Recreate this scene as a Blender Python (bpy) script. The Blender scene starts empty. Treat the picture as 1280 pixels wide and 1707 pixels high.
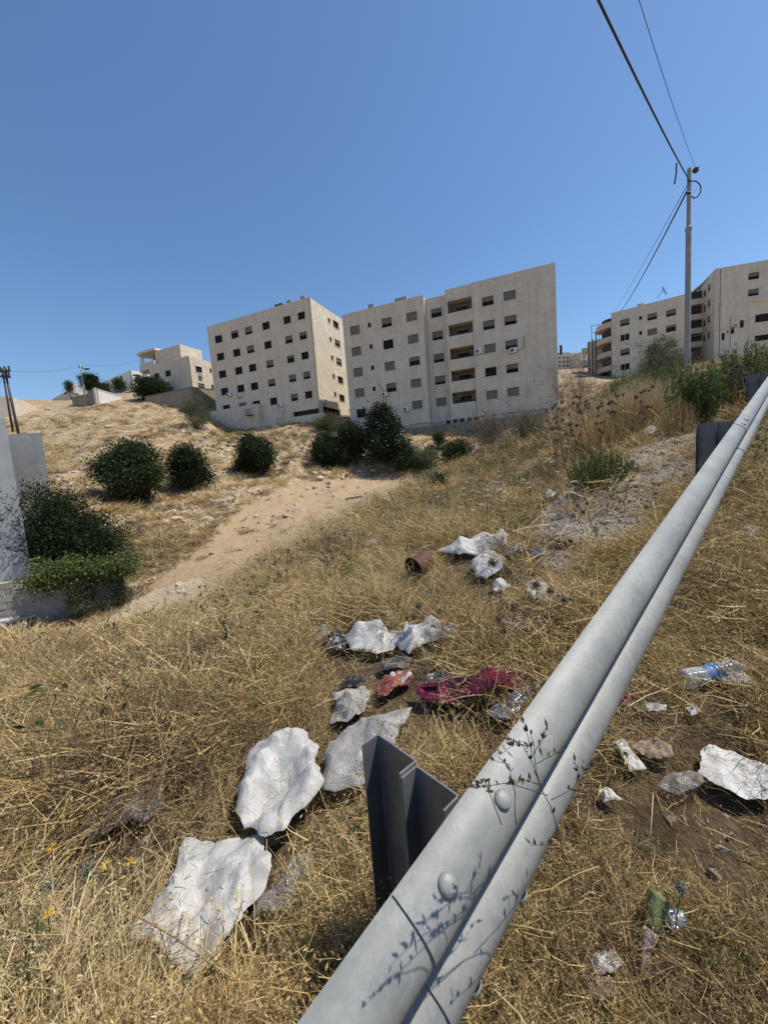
import bpy, math, random
import numpy as np
from mathutils import Vector, Matrix, Quaternion
random.seed(7); RNG = np.random.default_rng(7)
SC = bpy.context.scene
COL = SC.collection
R_ = math.radians

# ------------------------------------------------------------------ camera
FPX, CX, CY = 640.0, 640.0, 853.5            # focal length and centre in photo pixels (1280 x 1707)
_d = np.array([445., 5970., FPX]); UPC = -_d / np.linalg.norm(_d)
_f = np.array([0, 0, 1.]); FWC = _f - UPC * (_f @ UPC); FWC /= np.linalg.norm(FWC)
RM = np.stack([np.cross(FWC, UPC), FWC, UPC])      # camera (right, down, forward) -> world
cam = bpy.data.cameras.new('camera'); camo = bpy.data.objects.new('camera', cam); COL.objects.link(camo)
cam.sensor_fit = 'VERTICAL'; cam.sensor_height = 34.6; cam.lens = 34.6 * FPX / 1707
cam.clip_start = 0.02; cam.clip_end = 3000
m3 = Matrix(((RM[0, 0], -RM[0, 1], -RM[0, 2]), (RM[1, 0], -RM[1, 1], -RM[1, 2]), (RM[2, 0], -RM[2, 1], -RM[2, 2])))
camo.matrix_world = m3.to_4x4(); SC.camera = camo

# ------------------------------------------------------------------ sky, sun, exposure
SUN_AZ, SUN_EL = 87, 62
w = bpy.data.worlds.new('World'); SC.world = w; w.use_nodes = True
nt = w.node_tree; nt.nodes.clear()
sky = nt.nodes.new('ShaderNodeTexSky'); sky.sky_type = 'NISHITA'; sky.sun_disc = False
sky.sun_elevation = R_(SUN_EL); sky.sun_rotation = R_(SUN_AZ); sky.altitude = 700; sky.air_density = 1.25; sky.dust_density = 0.7; sky.ozone_density = 6.0
bg = nt.nodes.new('ShaderNodeBackground'); bg.inputs[1].default_value = 0.115
wo = nt.nodes.new('ShaderNodeOutputWorld')
hs = nt.nodes.new('ShaderNodeHueSaturation'); hs.inputs['Saturation'].default_value = 1.05; nt.links.new(sky.outputs[0], hs.inputs['Color']); nt.links.new(hs.outputs[0], bg.inputs[0]); nt.links.new(bg.outputs[0], wo.inputs[0])
sl = bpy.data.lights.new('sun', 'SUN'); sl.energy = 4.3; sl.angle = R_(0.53); sl.color = (1.0, 0.955, 0.88)
so = bpy.data.objects.new('sun', sl); COL.objects.link(so)
SUN = Vector((math.sin(R_(SUN_AZ)) * math.cos(R_(SUN_EL)), math.cos(R_(SUN_AZ)) * math.cos(R_(SUN_EL)), math.sin(R_(SUN_EL))))
so.rotation_euler = (-SUN).to_track_quat('-Z', 'Y').to_euler(); so.location = SUN * 60
SC.view_settings.view_transform = 'Standard'; SC.view_settings.look = 'None'
SC.view_settings.exposure = 0.3; SC.view_settings.gamma = 1.0; SC.view_settings.use_curve_mapping = False
SC.cycles.max_bounces = 5; SC.cycles.diffuse_bounces = 2; SC.cycles.transparent_max_bounces = 8
SC.cycles.transmission_bounces = 5; SC.cycles.glossy_bounces = 3

# ------------------------------------------------------------------ small helpers
def ray(u, v):
    return RM @ np.array([u - CX, v - CY, FPX])
def at(u, v, Y):
    r = ray(u, v); return r * (Y / r[1])
def proj(x, y, z):
    c = np.stack([x, y, z], -1) @ RM
    d = np.maximum(c[..., 2], 1e-4)
    return c[..., 0] / d * FPX + CX, c[..., 1] / d * FPX + CY
def zcut(u, v, z):            # where the ray through a pixel reaches height z
    r = ray(u, v); return r * (z / r[2])
def _hash(ix, iy, s):
    h = (ix.astype(np.int64) * 374761393 + iy.astype(np.int64) * 668265263 + s * 982451653) & 0xffffffff
    h = ((h ^ (h >> 13)) * 1274126177) & 0xffffffff
    return ((h ^ (h >> 16)) & 0xffff) / 65535.0
def vnoise(x, y, s=0):
    x = np.asarray(x, float); y = np.asarray(y, float)
    ix = np.floor(x); iy = np.floor(y); fx = x - ix; fy = y - iy
    fx = fx * fx * (3 - 2 * fx); fy = fy * fy * (3 - 2 * fy)
    a = _hash(ix, iy, s); b = _hash(ix + 1, iy, s); c = _hash(ix, iy + 1, s); d = _hash(ix + 1, iy + 1, s)
    return (a + (b - a) * fx) * (1 - fy) + (c + (d - c) * fx) * fy
def fbm(x, y, s=0, o=4):
    t = 0; a = .5
    for k in range(o):
        t = t + a * (vnoise(x, y, s + k) - .5) * 2; x = x * 2.03 + 7.1; y = y * 2.03 + 3.7; a *= .5
    return t
def inpoly(u, v, poly):
    u = np.asarray(u, float); v = np.asarray(v, float); ins = np.zeros(u.shape, bool); n = len(poly)
    for i in range(n):
        x0, y0 = poly[i]; x1, y1 = poly[(i + 1) % n]
        c = ((y0 > v) != (y1 > v)) & (u < (x1 - x0) * (v - y0) / ((y1 - y0) or 1e-9) + x0)
        ins ^= c
    return ins

def mesh(name, V, F, mat=None, smooth=False, parent=None, loc=None, link=True):
    me = bpy.data.meshes.new(name)
    me.from_pydata([tuple(map(float, v)) for v in V] if not isinstance(V, np.ndarray) else V.tolist(), [], F if not isinstance(F, np.ndarray) else F.tolist())
    me.update()
    if smooth: me.polygons.foreach_set('use_smooth', [True] * len(me.polygons))
    o = bpy.data.objects.new(name, me)
    if mat: me.materials.append(mat)
    if link: COL.objects.link(o)
    if parent is not None: o.parent = parent
    if loc is not None: o.location = loc
    return o
def tag(o, label=None, cat=None, group=None, kind=None):
    if label: o['label'] = label
    if cat: o['category'] = cat
    if group: o['group'] = group
    if kind: o['kind'] = kind
    return o
def empty(name, loc=(0, 0, 0), rotz=0, label=None, cat=None, group=None):
    o = bpy.data.objects.new(name, None); COL.objects.link(o); o.location = loc; o.rotation_euler = (0, 0, rotz)
    o.empty_display_size = .1
    return tag(o, label, cat, group)
def copy_tree(o, parent=None):
    c = o.copy(); COL.objects.link(c)
    if parent is not None: c.parent = parent
    for ch in list(o.children): copy_tree(ch, c)
    return c

class MB:
    def __init__(s): s.V = []; s.F = []
    def add(s, V, F):
        b = len(s.V); s.V += [tuple(map(float, v)) for v in V]; s.F += [tuple(i + b for i in f) for f in F]; return s
    def box(s, x0, x1, y0, y1, z0, z1):
        return s.add([(x0, y0, z0), (x1, y0, z0), (x1, y1, z0), (x0, y1, z0), (x0, y0, z1), (x1, y0, z1), (x1, y1, z1), (x0, y1, z1)],
                     [(0, 3, 2, 1), (4, 5, 6, 7), (0, 1, 5, 4), (1, 2, 6, 5), (2, 3, 7, 6), (3, 0, 4, 7)])
    def prism(s, P, z0, z1):          # P counter-clockwise outline
        n = len(P)
        return s.add([(x, y, z0) for x, y in P] + [(x, y, z1) for x, y in P],
                     [tuple(range(n - 1, -1, -1)), tuple(range(n, 2 * n))] + [(i, (i + 1) % n, n + (i + 1) % n, n + i) for i in range(n)])
    def tube(s, P, r, n=6, cap=True):
        P = [Vector(p) for p in P]; k = len(P)
        rr = r if hasattr(r, '__len__') else [r] * k
        t0 = (P[1] - P[0]).normalized(); a = t0.orthogonal().normalized(); V = []
        for i in range(k):
            t = (P[min(i + 1, k - 1)] - P[max(i - 1, 0)])
            t = t.normalized() if t.length > 1e-9 else t0
            a = (a - t * a.dot(t)); a = a.normalized() if a.length > 1e-6 else t.orthogonal().normalized()
            b = t.cross(a)
            for j in range(n):
                q = 2 * math.pi * j / n; V.append(P[i] + (a * math.cos(q) + b * math.sin(q)) * rr[i])
        F = [(i * n + j, i * n + (j + 1) % n, (i + 1) * n + (j + 1) % n, (i + 1) * n + j) for i in range(k - 1) for j in range(n)]
        if cap and n > 2: F += [tuple(range(n - 1, -1, -1)), tuple(range((k - 1) * n, k * n))]
        return s.add(V, F)
    def lathe(s, prof, n=24, M=None):
        V = []; k = len(prof)
        for r, z in prof:
            for j in range(n):
                q = 2 * math.pi * j / n; p = Vector((r * math.cos(q), r * math.sin(q), z)); V.append(M @ p if M else p)
        return s.add(V, [(i * n + j, i * n + (j + 1) % n, (i + 1) * n + (j + 1) % n, (i + 1) * n + j) for i in range(k - 1) for j in range(n)])
    def obj(s, name, mat, parent=None, smooth=False, loc=None):
        return mesh(name, s.V, s.F, mat, smooth, parent, loc)

# ------------------------------------------------------------------ materials
def newmat(name):
    m = bpy.data.materials.new(name); m.use_nodes = True; n = m.node_tree; n.nodes.clear()
    out = n.nodes.new('ShaderNodeOutputMaterial'); return m, n, out
def ramp(n, fac, stops, interp='LINEAR'):
    r = n.nodes.new('ShaderNodeValToRGB'); r.color_ramp.interpolation = interp
    while len(r.color_ramp.elements) < len(stops): r.color_ramp.elements.new(.5)
    for e, (p, c) in zip(r.color_ramp.elements, stops):
        e.position = p; e.color = (*c, 1) if len(c) == 3 else c
    n.links.new(fac, r.inputs[0]); return r.outputs[0]
def tex(n, kind='NOISE', scale=5, detail=6, rough=.6, vec=None, dist=0):
    t = n.nodes.new('ShaderNodeTexNoise' if kind == 'NOISE' else 'ShaderNodeTexVoronoi')
    t.inputs['Scale'].default_value = scale
    if kind == 'NOISE':
        t.inputs['Detail'].default_value = detail; t.inputs['Roughness'].default_value = rough; t.inputs['Distortion'].default_value = dist
    if vec is not None: n.links.new(vec, t.inputs['Vector'])
    return t.outputs[0]
def coords(n, what='Object', scale=None):
    c = n.nodes.new('ShaderNodeTexCoord').outputs[what]
    if scale:
        mp = n.nodes.new('ShaderNodeMapping'); mp.inputs['Scale'].default_value = scale; n.links.new(c, mp.inputs[0]); c = mp.outputs[0]
    return c
def mix(n, fac, a, b, mode='MIX'):
    x = n.nodes.new('ShaderNodeMix'); x.data_type = 'RGBA'; x.blend_type = mode
    for s, k in ((fac, 0), (a, 6), (b, 7)):
        if isinstance(s, (int, float)): x.inputs[k].default_value = s
        elif isinstance(s, tuple): x.inputs[k].default_value = (*s, 1)
        else: n.links.new(s, x.inputs[k])
    return x.outputs[2]
def mth(n, op, a, b=0.0):
    x = n.nodes.new('ShaderNodeMath'); x.operation = op
    for s, k in ((a, 0), (b, 1)):
        if isinstance(s, (int, float)): x.inputs[k].default_value = s
        else: n.links.new(s, x.inputs[k])
    return x.outputs[0]
def bump(n, h, strength=.3, dist=.02):
    b = n.nodes.new('ShaderNodeBump'); b.inputs['Strength'].default_value = strength; b.inputs['Distance'].default_value = dist
    n.links.new(h, b.inputs['Height']); return b.outputs[0]
def bsdf(n, out, col, rough=.8, metal=0, normal=None, spec=.5, trans=0, alpha=None):
    p = n.nodes.new('ShaderNodeBsdfPrincipled')
    for s, k in ((col, 'Base Color'), (rough, 'Roughness')):
        if isinstance(s, tuple): p.inputs[k].default_value = (*s, 1)
        elif isinstance(s, (int, float)): p.inputs[k].default_value = s
        else: n.links.new(s, p.inputs[k])
    p.inputs['Metallic'].default_value = metal; p.inputs['Specular IOR Level'].default_value = spec
    p.inputs['Transmission Weight'].default_value = trans
    if alpha is not None:
        if isinstance(alpha, (int, float)): p.inputs['Alpha'].default_value = alpha
        else: n.links.new(alpha, p.inputs['Alpha'])
    if normal is not None: n.links.new(normal, p.inputs['Normal'])
    n.links.new(p.outputs[0], out.inputs[0]); return p
def plain(name, col, rough=.7, metal=0, var=.25, scale=6, bmp=.15, spec=.4, bd=.01):
    m, n, out = newmat(name)
    c = coords(n); f = tex(n, 'NOISE', scale, 7, .65, c)
    lo = tuple(x * (1 - var) for x in col); hi = tuple(min(1, x * (1 + var)) for x in col)
    cc = ramp(n, f, [(.3, lo), (.7, hi)])
    nm = bump(n, tex(n, 'NOISE', scale * 8, 5, .6, c), bmp, bd) if bmp else None
    bsdf(n, out, cc, rough, metal, nm, spec); return m
def leafmat(name, cols, transl=.35, rough=.6, attr=True, spec=.3):
    # thin leaves or straw: diffuse and translucent, tint varied per blade (attribute) and per instance
    m, n, out = newmat(name)
    at_ = n.nodes.new('ShaderNodeAttribute'); at_.attribute_name = 'tint'
    oi = n.nodes.new('ShaderNodeObjectInfo')
    f = mth(n, 'ADD', mth(n, 'MULTIPLY', at_.outputs['Fac'], .7), mth(n, 'MULTIPLY', oi.outputs['Random'], .3))
    c = ramp(n, f, [(i / (len(cols) - 1), cc) for i, cc in enumerate(cols)])
    p = n.nodes.new('ShaderNodeBsdfPrincipled'); p.inputs['Roughness'].default_value = rough; p.inputs['Specular IOR Level'].default_value = spec
    n.links.new(c, p.inputs['Base Color'])
    t = n.nodes.new('ShaderNodeBsdfTranslucent'); n.links.new(c, t.inputs[0])
    mx = n.nodes.new('ShaderNodeMixShader'); mx.inputs[0].default_value = transl
    n.links.new(p.outputs[0], mx.inputs[1]); n.links.new(t.outputs[0], mx.inputs[2]); n.links.new(mx.outputs[0], out.inputs[0]); return m

# ------------------------------------------------------------------ terrain
RH = np.array([0.72920597, 0.64987825, 0.21428232])          # direction of the guardrail (uphill)
HH = RH[:2] / np.linalg.norm(RH[:2]); NR = np.array([HH[1], -HH[0]])   # along / road side, horizontal
SLP = RH[2] / np.linalg.norm(RH[:2])
P0 = ray(652, 1490); P0 = P0 / np.linalg.norm(P0)            # top edge of the beam at the near lap
A0, L0 = P0[:2] @ HH, P0[:2] @ NR
ZB = P0[2] - 0.70
def road_plane(a, l):         # along, lateral from the rail (negative = valley side)
    return ZB + SLP * a + 0.10 * np.minimum(0, l + .5) - 0.01 * np.maximum(l, 0)
CP = [  # photo pixel + distance ahead
 (50,1650,1.12),(50,1500,1.55),(340,1520,1.30),(470,1340,1.70),(215,1365,1.95),(100,1200,3.3),(300,1200,2.7),(50,1120,5.3),(0,1085,7.2),
 (600,1180,2.2),(640,1070,2.95),(560,1075,3.15),(400,1080,3.9),(200,1090,5.7),(-60,1300,2.9),(-100,1500,1.8),
 (695,945,4.4),(790,910,4.6),(815,940,3.85),(900,925,3.5),(1000,830,4.75),(990,790,5.9),
 (500,960,5.8),(400,1000,6.3),(300,1040,7.2),(150,1075,7.8),(610,930,5.6),
 (700,835,9.0),(620,875,8.5),(540,905,8.3),(430,955,8.0),(340,1008,8.0),(230,1045,8.2),(745,812,9.5),
 (680,806,31),(600,842,22),(500,872,20),(430,930,14.5),(300,980,12.4),(200,1035,10.6),(60,1068,9.6),(0,1070,9.3),
 (705,797,37),(650,796,39),(560,812,33),(480,830,29),(400,860,24),
 (430,786,36),(320,808,30),(225,834,25.5),(290,872,20.5),(360,820,28),
 (0,1045,11.2),(120,1036,11.4),(220,1000,12.2),(240,940,15),(180,880,19),
 (60,985,13.2),(-60,990,13),(110,925,15.5),(-80,900,17),
 (100,684,68),(200,674,66),(20,692,62),(60,760,37),(100,760,38),(90,722,50),(200,722,48),(300,722,55),(250,762,36),(350,742,45),(150,805,27),(100,820,24),
 (260,684,66),(320,690,66),(350,700,64),
 (450,718,57),(540,713,54),(380,717,64),(600,722,55),(700,723,52.5),(800,713,49.5),(500,762,43),(600,765,42),(700,730,45),(740,782,39),(660,776,40),(640,740,45),(400,726,56),(800,735,44),(860,716,44),
 (850,762,14),(900,803,7.6),(860,852,6.0),(760,852,7.0),(720,802,11),(800,773,12),(900,724,15),(940,708,16),(1000,700,13),
 (1060,675,12),(1130,672,11),(1200,667,9.5),(1130,648,18),(1230,632,16),(1040,662,20),(950,686,25),(950,655,60),(910,702,46.3),(1040,640,45),
 (1040,628,78),(1140,615,72),(1200,600,66),(1290,590,64),(1400,560,60),(1300,610,30),(1500,560,40),
 (60,672,110),(140,668,100),(300,640,110),(640,640,110),(900,620,110),(1100,610,110),(-150,700,60),(-300,800,40),(-400,900,25),(-300,1050,12),(-400,1400,4),
]
_pts = [at(u, v, Y) for u, v, Y in CP]
for a in (-4, -1.5, 0, 1.2, 2.6, 4, 6, 8.5, 11):
    for l in (-.5, .25, 1.2, 2.6, 5, 9):
        if a > 6 and l < 0: continue
        p = P0[:2] + HH * a + NR * l
        _pts.append((p[0], p[1], road_plane(a, l)))
for a in (-6, -3, 16, 24):
    for l in ((2, 7, 14) if a > 0 else (-2, 0, 3, 9)):
        p = P0[:2] + HH * a + NR * l; _pts.append((p[0], p[1], ZB + SLP * min(a, 14) + .1 * min(0, l) + .05 * max(a - 14, 0)))
for th in range(-180, 180, 20):
    for r in (240, 700): _pts.append((r * math.sin(R_(th)), r * math.cos(R_(th)), 13 + 3 * math.cos(R_(th * 3))))
for th in (150, 180, 210, 240, 100, 120): 
    for r, z in ((6, -2.3), (20, -3), (60, 0)): _pts.append((r * math.sin(R_(th)), r * math.cos(R_(th)), z if th != 100 else z + 3))
_pts = np.array(_pts)
def _q(x, y):
    r = np.hypot(x, y) + .35; return np.stack([np.arctan2(x, y) * 1.6, np.log(r)], -1)
_Q = _q(_pts[:, 0], _pts[:, 1])
def _K(a, b):
    d2 = ((a[:, None, :] - b[None]) ** 2).sum(-1); return .5 * d2 * np.log(d2 + 1e-12)
_n = len(_pts)
_A = np.zeros((_n + 3, _n + 3)); _A[:_n, :_n] = _K(_Q, _Q) + np.eye(_n) * 1e-3
_A[:_n, _n] = 1; _A[:_n, _n + 1:] = _Q; _A[_n, :_n] = 1; _A[_n + 1:, :_n] = _Q.T
_W = np.linalg.solve(_A, np.concatenate([_pts[:, 2], [0, 0, 0]]))
ROCKY = [[(340,745),(420,735),(470,725),(560,740),(640,765),(650,790),(560,800),(470,790),(350,800)], [(225,690),(330,700),(360,730),(330,760),(230,720)], [(600,735),(720,740),(740,785),(650,785)]]
def gz(x, y):
    x = np.atleast_1d(np.asarray(x, float)); y = np.atleast_1d(np.asarray(y, float)); sh = x.shape
    x = x.ravel(); y = y.ravel(); out = np.empty(len(x))
    for i in range(0, len(x), 40000):
        q = _q(x[i:i + 40000], y[i:i + 40000])
        out[i:i + 40000] = _K(q, _Q) @ _W[:_n] + _W[_n] + q @ _W[_n + 1:]
    r = np.hypot(x, y)
    # the road shoulder is even; the slopes are lumpy, the far rocky banks most of all
    lat = (x - P0[0]) * NR[0] + (y - P0[1]) * NR[1]
    rough = np.clip((-lat - .3) / 2, 0.25, 1)
    far = np.clip((r - 10) / 20, 0, 1)
    out += fbm(x * 1.9, y * 1.9, 3, 4) * .045 * rough + far * (fbm(x * .33, y * .33, 9, 4) * .38 + fbm(x * 1.1, y * 1.1, 19, 4) * .24)
    u, v = proj(x, y, out)
    for P in ROCKY:
        k = inpoly(u, v, P) & (r > 15) & (r < 75) & (y > 0)
        if k.any():
            t = fbm(x[k] * .45, y[k] * .45, 31, 5); out[k] += np.abs(t) * 1.3 - .3 + .35 * np.abs(fbm(x[k] * 1.7, y[k] * 1.7, 33, 3))
    return out.reshape(sh)
def g1(x, y): return float(gz(x, y)[0])
_T = np.concatenate([np.geomspace(.5, 160, 900)]) / FPX
def onground(u, v):
    r = ray(u, v); P = r[None] * _T[:, None]; dz = P[:, 2] - gz(P[:, 0], P[:, 1])
    i = int(np.argmax(dz < 0))
    if dz[i] >= 0: i = len(_T) - 1
    a, b = _T[max(i - 1, 0)], _T[i]
    for _ in range(18):
        c = (a + b) / 2; p = r * c
        if p[2] < g1(p[0], p[1]): b = c
        else: a = c
    p = r * b; return np.array([p[0], p[1], g1(p[0], p[1])])

SOIL = [[(335,1015),(430,950),(540,893),(640,840),(720,794),(600,794),(490,806),(400,846),(360,895),(300,940),(240,985),(250,1000)]]
PATH = [[(165,1042),(250,990),(330,962),(350,985),(280,1022),(200,1056)]]
RUBBLE = [[(850,905),(930,825),(1030,765),(1100,725),(1152,708),(1160,800),(1100,860),(1030,930),(930,950)], [(1020,800),(1060,770),(1120,700),(1170,690),(1200,700),(1150,760)]]
GREYDIRT = [[(1180,840),(1290,800),(1290,1110),(1180,1090),(1130,1000)]]
def masks(x, y, z):
    u, v = proj(x, y, z); u = u + 14 * fbm(x * .9, y * .9, 55, 3); v = v + 9 * fbm(x * .9, y * .9, 66, 3)
    fr = (y > .2)
    f = lambda L: np.any([inpoly(u, v, P) for P in L], axis=0) & fr
    return f(SOIL), f(PATH), f(RUBBLE), f(GREYDIRT)

def build_ground():
    th = np.concatenate([np.arange(-180, -62, 4.), np.arange(-62, 64, .24), np.arange(64, 180, 4.)]); th = np.radians(th)
    rr = np.concatenate([np.exp(np.linspace(math.log(.2), math.log(95), 470)), np.exp(np.linspace(math.log(100), math.log(900), 40))])
    T, Rr = np.meshgrid(th, rr); X = Rr * np.sin(T); Y = Rr * np.cos(T); Z = gz(X, Y)
    nr_, nt_ = X.shape
    V = np.stack([X.ravel(), Y.ravel(), Z.ravel()], -1); V = np.vstack([V, [[0, 0, g1(0, 0)]]])
    i = np.arange(nr_ - 1)[:, None] * nt_; j = np.arange(nt_)[None]; j2 = (j + 1) % nt_
    F = np.stack([(i + j).ravel(), (i + j2).ravel(), (i + nt_ + j2).ravel(), (i + nt_ + j).ravel()], -1)[:, ::-1]
    me = bpy.data.meshes.new('ground'); ntri = nt_
    me.vertices.add(len(V)); me.vertices.foreach_set('co', V.ravel())
    tri = np.stack([np.full(nt_, len(V) - 1), j2.ravel(), j.ravel()], -1)[:, ::-1]
    loops = np.concatenate([F.ravel(), tri.ravel()]).astype(np.int32)
    me.loops.add(len(loops)); me.loops.foreach_set('vertex_index', loops)
    ls = np.concatenate([np.arange(len(F)) * 4, len(F) * 4 + np.arange(nt_) * 3]).astype(np.int32)
    me.polygons.add(len(ls)); me.polygons.foreach_set('loop_start', ls)
    me.polygons.foreach_set('use_smooth', np.ones(len(ls), bool))
    me.update(calc_edges=True); me.validate()
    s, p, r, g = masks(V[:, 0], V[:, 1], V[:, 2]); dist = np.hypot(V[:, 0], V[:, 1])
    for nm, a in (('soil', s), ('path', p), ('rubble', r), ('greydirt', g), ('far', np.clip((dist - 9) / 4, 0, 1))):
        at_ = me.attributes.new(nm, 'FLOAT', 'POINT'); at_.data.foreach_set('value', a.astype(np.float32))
    o = bpy.data.objects.new('ground', me); COL.objects.link(o); o['kind'] = 'structure'
    m, n, out = newmat('dry_hillside_ground')
    c = coords(n)
    def A(nm):
        a = n.nodes.new('ShaderNodeAttribute'); a.attribute_name = nm; return a.outputs['Fac']
    n1 = tex(n, 'NOISE', .5, 8, .65, c); n2 = tex(n, 'NOISE', 4, 8, .7, c); n3 = tex(n, 'NOISE', 35, 6, .7, c); n4 = tex(n, 'NOISE', .12, 6, .6, c)
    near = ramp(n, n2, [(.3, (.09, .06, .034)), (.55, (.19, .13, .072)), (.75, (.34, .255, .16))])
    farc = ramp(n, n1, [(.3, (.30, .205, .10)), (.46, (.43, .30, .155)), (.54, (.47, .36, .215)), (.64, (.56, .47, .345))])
    farc = mix(n, mth(n, 'MULTIPLY', ramp(n, n2, [(.44, (0, 0, 0)), (.58, (1, 1, 1))]), .7), farc, (.21, .13, .065))
    n5 = tex(n, 'NOISE', 1.7, 7, .75, c); n6 = tex(n, 'NOISE', 2.9, 7, .8, c)
    farc = mix(n, ramp(n, n5, [(.56, (0, 0, 0)), (.60, (1, 1, 1))]), farc, (.58, .51, .41)); farc = mix(n, ramp(n, n6, [(.57, (0, 0, 0)), (.63, (.75, .75, .75))]), farc, (.155, .10, .055))
    soil = ramp(n, n2, [(.3, (.34, .235, .135)), (.5, (.43, .31, .185)), (.7, (.51, .385, .245))])
    pale = ramp(n, n3, [(.35, (.40, .30, .185)), (.65, (.60, .48, .33))])
    rub = ramp(n, n3, [(.35, (.24, .205, .165)), (.5, (.40, .36, .31)), (.7, (.56, .52, .46))])
    gd = ramp(n, n3, [(.35, (.13, .105, .08)), (.65, (.27, .23, .18))])
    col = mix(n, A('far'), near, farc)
    for a, cc, k in ((A('soil'), soil, .95), (A('path'), pale, 1), (A('rubble'), rub, .85), (A('greydirt'), gd, .7)):
        col = mix(n, mth(n, 'MULTIPLY', a, k), col, cc)
    col = mix(n, .5, col, ramp(n, n3, [(.3, (.45, .45, .45)), (.7, (1, 1, 1))]), 'MULTIPLY')
    h = mth(n, 'ADD', mth(n, 'MULTIPLY', n2, 1.0), mth(n, 'MULTIPLY', n3, .35))
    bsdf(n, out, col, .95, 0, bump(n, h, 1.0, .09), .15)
    me.materials.append(m); return o
build_ground()

# ------------------------------------------------------------------ materials used below
def stone_wall(name, c1, c2, c3, course=.28, length=.5, bstr=.25):
    m, n, out = newmat(name)
    uv = n.nodes.new('ShaderNodeUVMap').outputs[0]
    b = n.nodes.new('ShaderNodeTexBrick'); n.links.new(uv, b.inputs[0])
    b.inputs['Scale'].default_value = 1; b.inputs['Brick Width'].default_value = length; b.inputs['Row Height'].default_value = course
    b.inputs['Mortar Size'].default_value = .012; b.inputs['Mortar Smooth'].default_value = .3; b.inputs['Bias'].default_value = -.1
    b.inputs['Color1'].default_value = (*c1, 1); b.inputs['Color2'].default_value = (*c2, 1); b.inputs['Mortar'].default_value = (*c3, 1)
    f = tex(n, 'NOISE', .5, 7, .65, uv); f2 = tex(n, 'NOISE', 14, 5, .7, uv)
    streak = n.nodes.new('ShaderNodeMapping'); streak.inputs['Scale'].default_value = (1.3, .12, 1); n.links.new(uv, streak.inputs[0])
    f3 = tex(n, 'NOISE', 1.2, 5, .6, streak.outputs[0])
    cc = mix(n, .5, b.outputs[0], ramp(n, f, [(.3, (.74, .72, .70)), (.7, (1.0, 1.0, 1.0))]), 'MULTIPLY')
    cc = mix(n, .35, cc, ramp(n, f3, [(.35, (.68, .62, .56)), (.6, (1, 1, 1))]), 'MULTIPLY')
    cc = mix(n, .12, cc, ramp(n, f2, [(.3, (.7, .7, .7)), (.7, (1, 1, 1))]), 'MULTIPLY')
    h = mth(n, 'ADD', b.outputs['Fac'], mth(n, 'MULTIPLY', f2, -.6))
    bsdf(n, out, cc, .9, 0, bump(n, mth(n, 'MULTIPLY', h, -1), bstr, .04), .2); return m
M = {}
M['stone'] = stone_wall('cream_stone_cladding', (.74, .655, .54), (.67, .58, .465), (.55, .475, .375))
M['stone_rough'] = stone_wall('rough_cream_stone', (.78, .69, .54), (.66, .565, .425), (.46, .39, .29), .30, .55, .7)
M['stone_dark'] = stone_wall('weathered_boundary_stone', (.36, .30, .235), (.30, .25, .19), (.22, .18, .14), .35, .6, .6)
M['white_trim'] = plain('pale_stone_surround', (.60, .54, .46), .8, var=.1)
M['glass'] = None
m, n, out = newmat('dark_window_glass'); f = tex(n, 'NOISE', .6, 3, .5, coords(n)); bsdf(n, out, ramp(n, f, [(.35, (.010, .009, .008)), (.7, (.028, .025, .022))]), .3, 0, None, .05); M['glass'] = m
M['shutter'] = plain('rolled_down_shutter', (.17, .15, .125), .6, var=.15, scale=2)
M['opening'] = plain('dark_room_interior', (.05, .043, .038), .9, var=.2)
M['roofgrey'] = plain('flat_roof_screed', (.35, .31, .27), .9)
M['plaster'] = plain('grey_cement_plaster', (.46, .455, .44), .9, var=.16, scale=1.1, bmp=.35)
M['concrete'] = plain('raw_concrete', (.46, .43, .375), .9, var=.2, scale=1.5, bmp=.5)
M['white'] = plain('white_painted_metal', (.70, .69, .66), .5, var=.08)
M['darkmetal'] = plain('dark_brown_metal', (.05, .042, .036), .6, var=.3)
M['cable'] = plain('black_cable_sheath', (.018, .018, .02), .6, bmp=0)
M['wood'] = plain('weathered_timber', (.33, .275, .21), .9, var=.35, scale=8, bmp=.5)
M['bark'] = plain('grey_brown_bark', (.13, .095, .065), .95, var=.35, scale=14, bmp=.6)
M['whitehouse'] = plain('white_render', (.66, .63, .58), .85, var=.1, scale=1)
# galvanised steel: spangle, dull streaks
m, n, out = newmat('galvanised_steel')
c = coords(n); f = tex(n, 'VORONOI', 60, vec=c); v2 = n.nodes.new('ShaderNodeTexVoronoi'); v2.inputs['Scale'].default_value = 45; n.links.new(coords(n, 'Object', (1, .8, 1)), v2.inputs[0])
f2 = tex(n, 'NOISE', 3.5, 8, .65, c, .4); f3 = tex(n, 'NOISE', 90, 4, .6, c); f4 = tex(n, 'NOISE', 22, 6, .75, c, 1.2)
cc = ramp(n, f2, [(.3, (.19, .192, .176)), (.7, (.262, .262, .24))])
cc = mix(n, .22, cc, ramp(n, v2.outputs['Color'], [(.2, (.35, .35, .35)), (.8, (.65, .65, .65))]), 'OVERLAY'); cc = mix(n, .28, cc, ramp(n, f3, [(.35, (.62, .62, .62)), (.65, (1, 1, 1))]), 'MULTIPLY')
sc_ = tex(n, 'NOISE', 26, 5, .8, coords(n, 'Object', (.35, .35, 2.2)), .6)
cc = mix(n, ramp(n, sc_, [(.66, (0, 0, 0)), (.70, (.6, .6, .6))]), cc, (.09, .09, .085)); cc = mix(n, ramp(n, f4, [(.60, (0, 0, 0)), (.72, (1, 1, 1))]), cc, (.30, .30, .285))
rg = ramp(n, f2, [(.3, (.42, .42, .42)), (.7, (.58, .58, .58))])
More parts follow.
